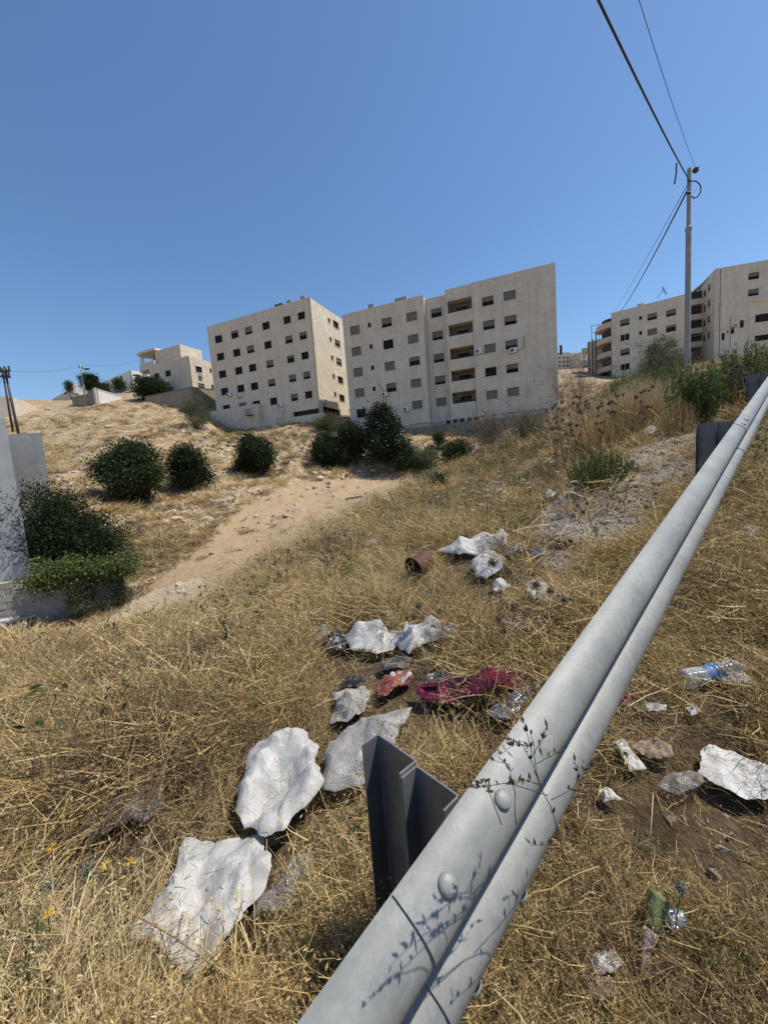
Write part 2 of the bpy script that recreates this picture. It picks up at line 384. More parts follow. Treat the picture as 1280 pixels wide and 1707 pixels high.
p = bsdf(n, out, cc, rg, .05, bump(n, f3, .06, .004), .4); M['galv'] = m
m, n, out = newmat('dull_galvanised_post'); c = coords(n); f2 = tex(n, 'NOISE', 9, 8, .7, c); f3 = tex(n, 'NOISE', 70, 4, .6, c)
cc = ramp(n, f2, [(.3, (.12, .12, .117)), (.7, (.22, .22, .213))]); bsdf(n, out, cc, .55, .4, bump(n, f3, .15, .004), .4); M['post'] = m

# ------------------------------------------------------------------ guardrail
U3 = np.cross(np.array([NR[0], NR[1], 0]), RH); U3 *= np.sign(U3[2]); N3 = np.array([NR[0], NR[1], 0])
def rp(s, out_, dn):          # point in the rail's frame: along, out towards the road, down
    return P0 + RH * s + N3 * out_ - U3 * dn
_half = [(0, 0), (.012, .003), (.034, .013), (.056, .027), (.071, .043), (.080, .060), (.083, .077), (.081, .092), (.074, .106), (.060, .118), (.040, .128), (.020, .136), (.006, .145)]
BH = .362      # beam height measured against the photograph
PROF = _half + [(.001, .165), (.001, BH - .165)] + [(o * .88, BH - d) for o, d in reversed(_half)]
def beam(s0, s1, tilt0, tilt1, step=.12):
    n_ = max(2, int((s1 - s0) / step)); mb = MB(); k = len(PROF); th = .0035
    pr = np.array(PROF); tg = np.gradient(pr, axis=0); tg /= np.linalg.norm(tg, axis=1)[:, None]; nn = np.stack([tg[:, 1], -tg[:, 0]], -1)
    loop = np.vstack([pr, (pr - nn * th)[::-1]]); L = len(loop); V = []
    for i in range(n_ + 1):
        t = i / n_; s = s0 + (s1 - s0) * t; off = tilt0 + (tilt1 - tilt0) * t
        V += [rp(s, o + off * .9, d - off * .75) for o, d in loop]
    F = [(i * L + j, i * L + (j + 1) % L, (i + 1) * L + (j + 1) % L, (i + 1) * L + j) for i in range(n_) for j in range(L)]
    F += [tuple(range(L - 1, -1, -1)), tuple(n_ * L + j for j in range(L))]
    return mb.add(V, F)
gr = empty('guardrail', tuple(rp(.2, -.1, .7)), 0, 'galvanised steel crash barrier running uphill beside the litter, the only metal rail', 'guardrail')
gb = Vector(gr.location)
def under(mb_or_obj, name=None, mat=None, smooth=False, parent=None):
    o = mb_or_obj.obj(name, mat, None, smooth)
    me = o.data
    base = parent or gr
    off = Vector(gr.location)
    me.transform(Matrix.Translation(-off)); o.parent = base
    return o
POSTS = [-4.15, .18, 4.70, 8.95, 13.2, 17.5, 21.8, 26.1, 30.4]
ENDS = [(-4.6, .36, .0042, 0), (0.0, 4.87, .0046, 0), (4.51, 9.12, .0046, 0), (8.76, 13.4, .0046, 0), (13.0, 17.7, .0046, 0), (17.3, 22, .0046, 0), (21.6, 26.3, .0046, 0), (25.9, 30.6, .0046, 0)]
beams = []
for s0, s1, t0, t1 in ENDS:
    o = under(beam(s0, s1, t0, t1), 'rail_beam', M['galv'], True)
    e = o.modifiers.new('edges', 'EDGE_SPLIT'); e.split_angle = R_(35)
    beams.append(o)
def bolt_mesh(s, o_, d_, no, nd, r=.0195, hgt=.0085):
    c = rp(s, o_, d_); ax = Vector(N3 * no - U3 * nd).normalized(); a = Vector(RH); a = (a - ax * a.dot(ax)).normalized(); b = ax.cross(a)
    mb = MB(); Mx = Matrix((a, b, ax)).transposed().to_4x4(); Mx.translation = Vector(c)
    prof = [(r * 1.0, -.003), (r, .0015)] + [(r * math.cos(q), .0015 + hgt * math.sin(q)) for q in np.linspace(.15, math.pi / 2 - .02, 6)]
    mb.lathe([(x * 1.18, z) if False else (x, z) for x, z in prof], 20, Mx)
    k = len(mb.V); mb.F.append(tuple(range(k - 20, k))); return mb
for bi in (1, 2, 3):
    s0 = ENDS[bi][0]
    for ds in (.085, .285):
        for (oo, dd, no, nd) in ((.0575, .0275, .60, -.8), (.052, BH - .0275, .60, .8)):
            under(bolt_mesh(s0 + ds, oo + .004, dd - .003 if nd < 0 else dd, no, nd), 'bolt', M['galv'], True, beams[bi])
def cpost(s, name='post'):
    # C-section post and a C-shaped spacer block, open towards downhill
    ps = P0[:2] + HH * (s * np.linalg.norm(RH[:2])); zt = P0[2] + RH[2] * s
    def W(a, l): q = ps + HH * a + NR * l; return (q[0], q[1])
    def csec(l0, l1, dep, lip, t=.005):
        r = .009
        def arc(cx, cy, a0, a1, rad): return [(cx + rad * math.cos(q), cy + rad * math.sin(q)) for q in np.linspace(R_(a0), R_(a1), 5)]
        # local: x = lateral, y = along ; web at y = dep (uphill), flanges down to 0
        o = [(l0, 0)] + [(l0, dep - r)] + arc(l0 + r, dep - r, 180, 90, r)[1:] + arc(l1 - r, dep - r, 90, 0, r) + [(l1, 0)]
        i = [(l1 - t, 0)] + arc(l1 - r, dep - r, 0, 90, r - t) + arc(l0 + r, dep - r, 90, 180, r - t) + [(l0 + t, 0)]
        return o + i
    P = [W(y, x) for x, y in csec(-.300, -.150, .06, 0)]
    mb = MB(); zb = g1(*ps) - .5; mb.prism(P[::-1], zb, zt + .004)
    po = under(mb, name, M['post'], False)
    mb = MB(); P = [W(y, x) for x, y in csec(-.1485, -.014, .055, 0)]; mb.prism(P[::-1], zt - .36, zt - .004)
    under(mb, 'spacer_block', M['post'], False)
    return po
for s in POSTS: cpost(s)
# vertical frame: downhill bolt shadows come from real bolts in the valley
for s in POSTS[1:4]: under(bolt_mesh(s - .02, .006, .155, 1, 0, .016, .01), 'bolt', M['galv'], True)

# ------------------------------------------------------------------ buildings
def uvbox(o, s=1.0):
    # UV in metres: along the wall and up, so that stone courses keep their size
    me = o.data; uvl = me.uv_layers.new(name='UVMap'); me.update()
    for p in me.polygons:
        nn = p.normal
        for li in p.loop_indices:
            c = me.vertices[me.loops[li].vertex_index].co
            if abs(nn.z) > .7: uvl.data[li].uv = (c.x * s, c.y * s)
            elif abs(nn.y) > abs(nn.x): uvl.data[li].uv = (c.x * s, c.z * s)
            else: uvl.data[li].uv = (c.y * s, c.z * s)
class House:
    # local frame: x along the front wall, y into the building, z up; origin at the front-left ground corner
    def __init__(s, name, pl, pr, z0, z1, depth, label, cat='building', group=None):
        s.pl, s.pr = np.array(pl[:2]), np.array(pr[:2]); d = s.pr - s.pl; s.L = np.linalg.norm(d); s.ex = d / s.L; s.ey = np.array([-s.ex[1], s.ex[0]])
        s.z0, s.H, s.D = z0, z1 - z0, depth
        s.o = empty(name, (s.pl[0], s.pl[1], z0), math.atan2(d[1], d[0]), label, cat, group)
    def wallhit(s, u, v, face='front', off=0):
        # where a pixel's ray meets the front (y=off) or the right/left side (x=L / 0) plane, in local coordinates
        r = ray(u, v)
        if face == 'front': p0, nn = s.pl + s.ey * off, s.ey
        elif face == 'right': p0, nn = s.pr, s.ex
        else: p0, nn = s.pl, s.ex
        t = (p0 @ nn) / (r[:2] @ nn); P = r * t; q = P[:2] - s.pl
        return q @ s.ex, q @ s.ey, P[2] - s.z0
    def part(s, mb, name, mat, parent=None, uv=True, smooth=False):
        o = mb.obj(name, mat, parent or s.o, smooth)
        if uv: uvbox(o)
        return o
    def wall(s, x0, x1, y0, z0, z1, holes, mat, t=.3, face='front', name='wall'):
        # wall slab with rectangular openings, built as a grid of cells; holes (xa, xb, za, zb)
        xs = sorted({x0, x1, *[h[0] for h in holes], *[h[1] for h in holes]}); zs = sorted({z0, z1, *[h[2] for h in holes], *[h[3] for h in holes]})
        xs = [x for x in xs if x0 <= x <= x1]; zs = [z for z in zs if z0 <= z <= z1]
        mb = MB(); vid = {}
        def P(a, d, z): 
            return (a, y0 + d, z) if face == 'front' else ((y0 - d, a, z) if face == 'right' else (y0 + d, a, z))
        def q(a): mb.add(a, [(0, 1, 2, 3)])
        for i in range(len(xs) - 1):
            for j in range(len(zs) - 1):
                cx, cz = (xs[i] + xs[i + 1]) / 2, (zs[j] + zs[j + 1]) / 2
                if any(h[0] < cx < h[1] and h[2] < cz < h[3] for h in holes): continue
                a, b, c, d = xs[i], xs[i + 1], zs[j], zs[j + 1]
                f = [P(a, 0, c), P(b, 0, c), P(b, 0, d), P(a, 0, d)]; q(f); q([P(a, t, c), P(a, t, d), P(b, t, d), P(b, t, c)])
        for xa, xb, za, zb in holes:
            q([P(xa, 0, za), P(xa, t, za), P(xb, t, za), P(xb, 0, za)]); q([P(xa, 0, zb), P(xb, 0, zb), P(xb, t, zb), P(xa, t, zb)])
            q([P(xa, 0, za), P(xa, 0, zb), P(xa, t, zb), P(xa, t, za)]); q([P(xb, 0, za), P(xb, t, za), P(xb, t, zb), P(xb, 0, zb)])
        o = mb.obj(name, mat, s.o); uvbox(o); return o
    def window(s, xa, xb, za, zb, y0, face='front', style=None, trim=.09, rec=.16):
        def bx(mb, a, b, d0, d1, c, d):
            if face == 'front': mb.box(a, b, y0 + d0, y0 + d1, c, d)
            elif face == 'right': mb.box(y0 - d1, y0 - d0, a, b, c, d)
            else: mb.box(y0 + d0, y0 + d1, a, b, c, d)
        mb = MB(); e = trim
        bx(mb, xa - e, xa, -.03, .10, za, zb); bx(mb, xb, xb + e, -.03, .10, za, zb); bx(mb, xa - e, xb + e, -.032, .10, zb, zb + e); bx(mb, xa - e * 1.2, xb + e * 1.2, -.06, .10, za - e * .8, za)
        wobj = mb.obj('window', M['white_trim'], s.o)
        st = style if style is not None else random.choice(['open', 'shut', 'half', 'glass', 'half'])
        mb = MB(); bx(mb, xa, xb, rec, rec + .02, za, zb); mb.obj('pane', M['glass'], wobj)
        mb = MB(); f = .05; mid = (xa + xb) / 2
        bx(mb, xa, xa + f, rec - .03, rec - .002, za, zb); bx(mb, xb - f, xb, rec - .03, rec - .002, za, zb); bx(mb, xa + f, xb - f, rec - .03, rec - .002, za, za + f); bx(mb, xa + f, xb - f, rec - .03, rec - .002, zb - f, zb)
        if xb - xa > .8: bx(mb, mid - f / 2, mid + f / 2, rec - .028, rec - .001, za + f, zb - f)
        mb.obj('frame', M['darkmetal'] if st != 'pale' else M['white'], wobj)
        if st in ('shut', 'half', 'low'):
            zl = {'shut': za + .02, 'half': za + (zb - za) * random.uniform(.35, .75), 'low': za + .35 * (zb - za)}[st]
            mb = MB(); nsl = max(3, int((zb - zl) / .12))
            for i in range(nsl):
                a = zl + (zb - zl) * i / nsl; b = zl + (zb - zl) * (i + 1) / nsl - .012
                bx(mb, xa + .01, xb - .01, rec - .075, rec - .045 - .0, a, b)
            tag(mb.obj('shutter', M['shutter'], wobj), kind='stuff')
        elif st == 'curtain':
            mb = MB(); bx(mb, xa + (xb - xa) * .55, xb - .06, rec - .0009 + .022, rec + .03, za, zb); 
        return wobj
    def window_col(s, top, bot, n_, wpx, hpx, face='front', off=0, styles=None, trim=.09, skip=()):
        a = s.wallhit(*top, face, off); b = s.wallhit(*bot, face, off); out_ = []
        k = 0 if face == 'front' else 1
        # size in metres from pixels at the top window
        c = s.wallhit(top[0] + wpx / 2, top[1], face, off); wd = abs(c[k] - a[k]) * 2
        c = s.wallhit(top[0], top[1] + hpx / 2, face, off); hd = abs(c[2] - a[2]) * 2
        for i in range(n_):
            if i in skip: continue
            t = i / max(1, n_ - 1); x = a[k] + (b[k] - a[k]) * t; z = a[2] + (b[2] - a[2]) * t
            x = (a[k] + b[k]) / 2
            out_.append((x - wd / 2, x + wd / 2, z - hd / 2, z + hd / 2, styles[i] if styles else None))
        return out_
    def ac(s, u, v, face='front', off=0, size=(.8, .32, .58)):
        a, y, z = s.wallhit(u, v, face, off)
        mb = MB(); wx, wy, wz = size
        if face == 'right': c = (s.L, y); rot = True
        else: c = (a, off); rot = False
        def bx(m_, x0, x1, y0, y1, z0, z1):
            if rot: m_.box(s.L - y1, s.L - y0, y + x0, y + x1, z0, z1)
            else: m_.box(a + x0, a + x1, off + y0, off + y1, z0, z1)
        bx(mb, -wx / 2, wx / 2, -.08 - wy, -.08, z - wz / 2, z + wz / 2)
        o = mb.obj('air_conditioner', M['white'], s.o)
        mb = MB(); ring = [(.21, -.001), (.21, .012), (.05, .016), (.05, -.001)]
        Mx = Matrix.Translation((a - .12, off - .08 - wy, z)) @ Matrix.Rotation(math.pi / 2, 4, 'X') if not rot else Matrix.Translation((s.L + .08 + wy, y - .1, z)) @ Matrix.Rotation(math.pi / 2, 4, 'Y')
        mb.lathe(ring, 14, Mx); mb.obj('fan_grille', M['darkmetal'], o)
        mb = MB(); bx(mb, -wx / 2 + .1, -wx / 2 + .14, -.5, -.001, z - wz / 2 - .05, z - wz / 2 - .004); bx(mb, wx / 2 - .14, wx / 2 - .1, -.5, -.001, z - wz / 2 - .05, z - wz / 2 - .004); mb.obj('bracket', M['darkmetal'], o)
        return o
    def pipe(s, pts, face='front', off=0, r=.025):
        P = []
        for u, v in pts:
            a, y, z = s.wallhit(u, v, face, off); P.append((a, off - .06, z) if face == 'front' else (s.L + .06, y, z))
        mb = MB(); mb.tube(P, r, 6); return mb.obj('drain_pipe', M['darkmetal'], s.o)
def Q2(X, Y): return 320 + X / 3.3684, 420 + Y / 3.3684     # readings taken on enlarged views of the photograph
def Q3(X, Y): return 560 + X / 3.2, 420 + Y / 3.2
def Q5(X, Y): return 960 + X / 4, 420 + Y / 4
def Q1(X, Y): return 60 + X / 4, 560 + Y / 4

def roof(h, x0, x1, y0, y1, z, par=.0):
    mb = MB(); mb.box(x0, x1, y0, y1, z - .25, z); h.part(mb, 'roof', M['roofgrey'])
# ---- left apartment block
c1 = at(515, 495, 59); c0 = zcut(345, 545, c1[2])
B = House('apartment_building', c0, c1, 7.2, c1[2], 12.5, 'cream stone apartment block with sunlit rough stone side wall, left of the balcony block')
cols = [((363.3, 565.8), (379.4, 681), ['open', 'open', 'glass', 'open', 'open']), ((390.7, 558), (405.8, 677), None), ((413.5, 551.5), (429, 674), None),
        ((442.6, 543.5), (457.5, 668.8), ['glass', 'open', 'half', 'half', 'glass']), ((477.7, 533.7), (492, 662.3), ['glass', 'half', 'half', 'half', 'half']), ((501, 526.9), (516, 657.8), ['glass', 'half', 'open', 'low', 'open'])]
wins = []
for t, b, st in cols: wins += B.window_col(t, b, 5, 12.2, 12.8, styles=st)
g0 = B.wallhit(*Q2(567, 905)); g1_ = B.wallhit(*Q2(714, 890)); gz0 = B.wallhit(*Q2(640, 926)); gz1 = B.wallhit(*Q2(640, 888))
slot = (g0[0], g1_[0], gz0[2], gz1[2])
B.wall(0, B.L, 0, 0, B.H, [w_[:4] for w_ in wins] + [slot], M['stone'])
for w_ in wins: B.window(*w_[:4], 0, style=w_[4])
sw = B.window_col(Q2(765, 382), Q2(809, 800), 5, 3.2, 7, 'right', styles=['glass'] * 5) + B.window_col(Q2(810, 410), Q2(840, 820), 5, 8.2, 11, 'right', styles=['glass', 'half', 'half', 'glass', 'glass'])
ya = B.wallhit(*Q2(738, 890), 'right')[1]; yb = B.wallhit(*Q2(832, 890), 'right')[1]
zs0 = B.wallhit(*Q2(745, 908), 'right')[2]; zs1 = B.wallhit(*Q2(745, 868), 'right')[2]
B.wall(.3, B.D - .3, B.L, 0, B.H, [w_[:4] for w_ in sw] + [(max(.35, ya), min(yb, B.D - .5), zs0, zs1)], M['stone_rough'], face='right', name='side_wall')
for w_ in sw: B.window(*w_[:4], B.L, 'right', style=w_[4], trim=.06)
B.wall(.3, B.D - .3, 0, 0, B.H, [], M['stone_rough'], face='left', name='side_wall'); B.wall(0, B.L, B.D - .3, 0, B.H, [], M['stone'], name='back_wall')
roof(B, .3, B.L - .3, .3, B.D - .3, B.H - .5)
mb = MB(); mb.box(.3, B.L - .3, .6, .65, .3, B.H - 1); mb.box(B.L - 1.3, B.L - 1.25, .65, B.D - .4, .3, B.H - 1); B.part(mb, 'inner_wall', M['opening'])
for X, Y in ((214, 803), (272, 806), (500, 860)): B.ac(*Q2(X, Y))
B.ac(*Q2(740, 842), 'right')
mb = MB()
for X in (455, 478): 
    a = B.wallhit(*Q2(X, 310)); mb.box(a[0] - .25, a[0] + .25, .8, 1.3, B.H - .5, B.H + .75)
B.part(mb, 'chimney', M['darkmetal'])
mb = MB()
for X in (543, 622):
    a = B.wallhit(*Q2(X, 290)); mb.box(a[0] - .38, a[0] + .38, .05, .4, B.H + .002, B.H + .42)
tag(B.part(mb, 'roof_unit', M['roofgrey']))
ft = B.wallhit(*Q2(330, 985)); f2_ = B.wallhit(*Q2(885, 960))
mb = MB(); a = B.wallhit(*Q2(130, 900))[2]; mb.box(-.6, B.L * .47, -.9, -.02, -4, a); mb.box(B.L * .47, B.L + .9, -.35, -.02, -4, B.wallhit(*Q2(500, 940))[2]); B.part(mb, 'plinth', M['stone'])
mb = MB(); a, _, z_ = B.wallhit(*Q2(357, 922)); mb.box(a - .6, a + .6, -1.7, -.9, z_ - .05, z_)
for dx in np.linspace(-.6, .6, 7): mb.box(a + dx - .02, a + dx + .02, -1.7, -1.66, z_, z_ + .9)
mb.box(a - .62, a + .62, -1.71, -1.65, z_ + .88, z_ + .94); B.part(mb, 'railing', M['darkmetal'])
B.pipe([Q2(512, 890), Q2(516, 935), Q2(470, 940)])
# ---- balcony block
c1 = at(925, 437, 46.5); c0 = zcut(570, 525, c1[2])
Cb = House('apartment_building', c0, c1, 3.0, c1[2], 9, 'largest apartment block with a central stack of balconies and brown shutters')
lx = Cb.wallhit(*Q3(462, 250))[0]; mx = Cb.wallhit(*Q3(578, 220))[0]; rx = Cb.wallhit(*Q3(722, 180))[0]
OFFM, OFFB = .9, .12
WL = Cb.window_col(Q3(98, 419), Q3(139, 860), 5, 16, 15.3, styles=['shut', 'shut', 'shut', 'shut', 'glass']) + Cb.window_col(Q3(175, 391), Q3(207, 730), 4, 5, 8, styles=['glass'] * 4) \
   + Cb.window_col(Q3(269, 377), Q3(297, 723), 4, 17, 15.5, styles=['half', 'open', 'shut', 'half']) + Cb.window_col(Q3(400, 346), Q3(437, 815), 5, 18, 15, styles=['shut', 'shut', 'half', 'shut', 'shut'])
Cb.wall(0, lx, 0, 0, Cb.H, [w_[:4] for w_ in WL], M['stone'])
for w_ in WL: Cb.window(*w_[:4], 0, style=w_[4], trim=.13)
WM = Cb.window_col(Q3(531, 326), Q3(566, 800), 5, 18, 15, off=OFFM, styles=['half', 'low', 'half', 'low', 'shut'])
Cb.wall(lx, mx, OFFM, 0, Cb.H - .25, [w_[:4] for w_ in WM], M['stone'])
for w_ in WM: Cb.window(*w_[:4], OFFM, style=w_[4], trim=.13)
mb = MB(); mb.box(lx - .3, lx - .002, .3, OFFM + .3, 0, Cb.H - .002); Cb.part(mb, 'side_wall', M['stone'])
# balconies: openings with parapets, back wall, door
ops = []
for (xa, xb, ya_, yb_) in ((588, 722, 250, 316), (598, 733, 378, 440), (608, 745, 504, 565), (620, 740, 625, 683), (622, 757, 742, 802)):
    zt = Cb.wallhit(*Q3((xa + xb) / 2, ya_), 'front', OFFB)[2]; zb_ = Cb.wallhit(*Q3((xa + xb) / 2, yb_), 'front', OFFB)[2]; ops.append((zb_, zt))
bx0, bx1 = mx + .28, rx - .1
Cb.wall(mx, rx, OFFB, 0, Cb.H - .02, [(bx0, bx1, a, b) for a, b in ops], M['stone'], t=.2, name='balcony_front')
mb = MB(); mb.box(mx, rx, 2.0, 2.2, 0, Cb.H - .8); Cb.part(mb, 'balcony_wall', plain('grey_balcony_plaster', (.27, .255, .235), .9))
mb = MB(); mb.box(mx, mx + .12, OFFB + .2, 2.0, 0, Cb.H - .03); mb.box(rx - .1, rx - .002, OFFB + .2, 2.0, 0, Cb.H - .03); Cb.part(mb, 'side_wall', M['stone'])
for i, (a, b) in enumerate(ops):
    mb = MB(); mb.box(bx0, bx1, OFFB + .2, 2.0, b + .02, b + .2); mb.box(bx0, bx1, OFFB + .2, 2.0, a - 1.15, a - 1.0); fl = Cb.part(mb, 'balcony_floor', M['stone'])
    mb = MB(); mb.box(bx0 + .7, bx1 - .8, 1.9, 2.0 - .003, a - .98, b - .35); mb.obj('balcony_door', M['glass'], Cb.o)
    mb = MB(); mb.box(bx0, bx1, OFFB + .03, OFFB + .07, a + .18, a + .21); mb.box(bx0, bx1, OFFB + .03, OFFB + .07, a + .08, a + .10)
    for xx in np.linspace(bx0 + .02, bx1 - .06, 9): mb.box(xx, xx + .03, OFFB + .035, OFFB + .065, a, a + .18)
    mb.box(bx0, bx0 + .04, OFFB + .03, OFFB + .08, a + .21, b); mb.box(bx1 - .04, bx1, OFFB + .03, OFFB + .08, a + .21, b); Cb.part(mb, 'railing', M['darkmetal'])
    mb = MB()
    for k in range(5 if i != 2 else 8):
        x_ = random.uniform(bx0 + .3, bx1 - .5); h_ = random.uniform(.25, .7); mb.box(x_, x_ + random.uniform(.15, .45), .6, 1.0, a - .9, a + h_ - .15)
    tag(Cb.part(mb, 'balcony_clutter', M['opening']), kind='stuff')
WR = Cb.window_col(Q3(810, 262), Q3(830, 762), 5, 19.5, 15.5, styles=['half', 'half', 'shut', 'glass', 'shut']) + Cb.window_col(Q3(921, 234), Q3(948, 746), 5, 20.5, 15.5, styles=['shut', 'half', 'half', 'half', 'shut'])
Cb.wall(rx, Cb.L, 0, 0, Cb.H, [w_[:4] for w_ in WR], M['stone'])
for w_ in WR: Cb.window(*w_[:4], 0, style=w_[4], trim=.13)
Cb.wall(.3, Cb.D - .3, Cb.L, 0, Cb.H, [], M['stone'], face='right', name='side_wall'); Cb.wall(.3, Cb.D - .3, 0, 0, Cb.H, [], M['stone'], face='left', name='side_wall'); Cb.wall(0, Cb.L, Cb.D - .3, 0, Cb.H, [], M['stone'], name='back_wall')
roof(Cb, .3, Cb.L - .3, 2.3, Cb.D - .3, Cb.H - .45); roof(Cb, .3, lx - .35, .3, 2.25, Cb.H - .45); roof(Cb, rx + .02, Cb.L - .3, .3, 2.25, Cb.H - .45); roof(Cb, lx + .01, rx - .15, OFFM + .35, 2.25, Cb.H - .5)
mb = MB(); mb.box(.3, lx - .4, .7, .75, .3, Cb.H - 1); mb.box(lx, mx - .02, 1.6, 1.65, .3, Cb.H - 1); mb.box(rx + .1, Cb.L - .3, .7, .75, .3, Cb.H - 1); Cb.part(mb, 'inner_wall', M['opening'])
for X, Y in ((945, 527), (760, 533), (262, 760), (376, 840)): Cb.ac(*Q3(X, Y), size=(.8, .3, .58))
Cb.pipe([Q3(965, 530), Q3(1003, 512), Q3(1003, 455)])
Cb.pipe([Q3(230, 705), Q3(262, 752)])
mb = MB(); a = Cb.wallhit(*Q3(185, 300)); mb.box(a[0] - .4, a[0] + .4, .05, .4, Cb.H + .002, Cb.H + .5); Cb.part(mb, 'roof_unit', M['roofgrey'])
mb = MB(); a = Cb.wallhit(*Q3(305, 250)); b = Cb.wallhit(*Q3(370, 235)); mb.box(a[0], b[0], .5, 2.2, Cb.H - .4, Cb.H + .6); Cb.part(mb, 'roof_box', M['roofgrey'])
zl = Cb.wallhit(*Q3(700, 878))[2]
mb = MB(); mb.box(rx * .5, Cb.L + .05, -.25, -.004, zl - .15, zl); mb.box(0, rx * .5 - .01, -.20, -.004, zl - .35, zl - .22); Cb.part(mb, 'ledge', M['white_trim'])
a = Cb.wallhit(*Q3(578, 890)); b = Cb.wallhit(*Q3(775, 880))
mb = MB(); mb.box(a[0], b[0], -.12, -.004, zl - .75, zl - .18); Cb.part(mb, 'basement_opening', M['opening'])
mb = MB(); mb.box(a[0], b[0], -.14, -.122, zl - .2, zl - .151)
for xx in np.linspace(a[0], b[0] - .2, 6): mb.box(xx, xx + .2, -.35, -.122, zl - .75, zl - .18)
Cb.part(mb, 'pier', M['stone'])
mb = MB(); mb.box(rx * .28, Cb.L + .3, -1.1, -.36, -5, zl - .75); Cb.part(mb, 'retaining_wall', M['stone_dark'])
mb = MB(); Px = Cb.wallhit(*Q3(1195, 510)); mb.tube([(Cb.L + .05, 3, Px[2]), (Cb.L + .5, 3, Px[2])], .05); mb.box(Cb.L + .4, Cb.L + .7, 2.9, 3.1, Px[2] - .1, Px[2] + 1); Cb.part(mb, 'water_tank', M['darkmetal'])
# ---- far right block with curved balconies
c0 = at(1018, 522, 80); c1 = zcut(1142, 490, c0[2])
Eb = House('apartment_building', c0, c1, 13.5, c0[2], 14, 'distant cream apartment block behind the utility pole with pink balconies at its left end')
WE = Eb.window_col(Q5(322, 470), Q5(327, 765), 4, 15.5, 11, styles=['half', 'pale', 'half', 'pale']) + Eb.window_col(Q5(429, 440), Q5(428, 541), 2, 5, 6, styles=['glass'] * 2) \
   + Eb.window_col(Q5(506, 431), Q5(506, 533), 2, 16, 11, styles=['half', 'shut']) + Eb.window_col(Q5(631, 406), Q5(631, 510), 2, 16.5, 11, styles=['half', 'half'])
more = []
for k in (2, 3):
    for base in (WE[6], WE[8]):
        dz = (WE[0][2] - WE[1][2]) * k; more.append((base[0], base[1], base[2] - dz, base[3] - dz, 'half'))
WE += more
Eb.wall(0, Eb.L, 0, 0, Eb.H, [w_[:4] for w_ in WE], M['stone'])
for w_ in WE: Eb.window(*w_[:4], 0, style=w_[4], trim=.13)
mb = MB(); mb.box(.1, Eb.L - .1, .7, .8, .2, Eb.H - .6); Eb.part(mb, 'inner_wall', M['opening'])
Eb.wall(.3, Eb.D, Eb.L, 0, Eb.H, [], M['stone_rough'], face='right', name='side_wall'); Eb.wall(.3, Eb.D, 0, 0, Eb.H, [], M['stone'], face='left', name='side_wall'); roof(Eb, .3, Eb.L - .3, .3, Eb.D, Eb.H - .3)
mb = MB(); a = Eb.wallhit(*Q5(575, 318)); mb.box(a[0], Eb.L, 4, Eb.D, Eb.H, Eb.H + .9); a = Eb.wallhit(*Q5(405, 360)); b = Eb.wallhit(*Q5(450, 355)); mb.box(a[0], b[0], .4, 2, Eb.H, Eb.H + .5); Eb.part(mb, 'roof_room', M['stone'])
pink = plain('pinkish_stone_balcony', (.55, .43, .34), .9, var=.12)
fh = WE[0][2] - WE[1][2]
for k in range(5):
    zt = Eb.H - .6 - k * fh; mb = MB(); R0 = 2.7
    P = [(-.02, -.3)] + [(-.02 - 2.9 * math.sin(q), 2.6 - 2.9 * math.cos(q)) for q in np.linspace(.05, 2.2, 14)] + [(-.02, 4.2)]
    mb.prism(P[::-1], zt - 2.05, zt - 1.05); Eb.part(mb, 'balcony', pink)
    mb = MB(); P2 = [(-.03, .3)] + [(-.03 - 1.9 * math.sin(q), 2.6 - 2.2 * math.cos(q)) for q in np.linspace(.05, 2.2, 8)] + [(-.03, 4.0)]
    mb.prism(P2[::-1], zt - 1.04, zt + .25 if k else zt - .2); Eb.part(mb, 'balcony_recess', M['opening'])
mb = MB(); mb.prism([(x, y) for x, y in ((-.02, 4.3), (-.02, 9), (-5, 9), (-5, 5.5))][::-1][::-1], 0, Eb.H - 3.2); Eb.part(mb, 'side_wing', M['stone'])
mb = MB()
for xx, zt in ((-4.6, 3.4), (-3.9, 3.0), (-3.2, 1.6)): mb.tube([(xx, 4.4, 0), (xx, 4.4, Eb.H - zt)], .13, 6)
Eb.part(mb, 'drain_pipe', M['darkmetal'])
mb = MB()
for xx in (-4.3, -2.9): mb.tube([(xx, 7, Eb.H - 3.2), (xx, 7, Eb.H + .5)], .06, 5)
mb.tube([(-4.3, 7, Eb.H + .4), (-2.9, 7, Eb.H + .4)], .05, 5); mb.tube([(-4.3, 7, Eb.H - 1), (-2.9, 7, Eb.H - 1)], .05, 5); Eb.part(mb, 'roof_frame', M['darkmetal'])
for k in range(4):
    mb = MB(); mb.box(-6.2, -5.02, 5.7, 8, Eb.H - 5.2 - k * fh, Eb.H - 4.2 - k * fh); Eb.part(mb, 'balcony', M['stone'])
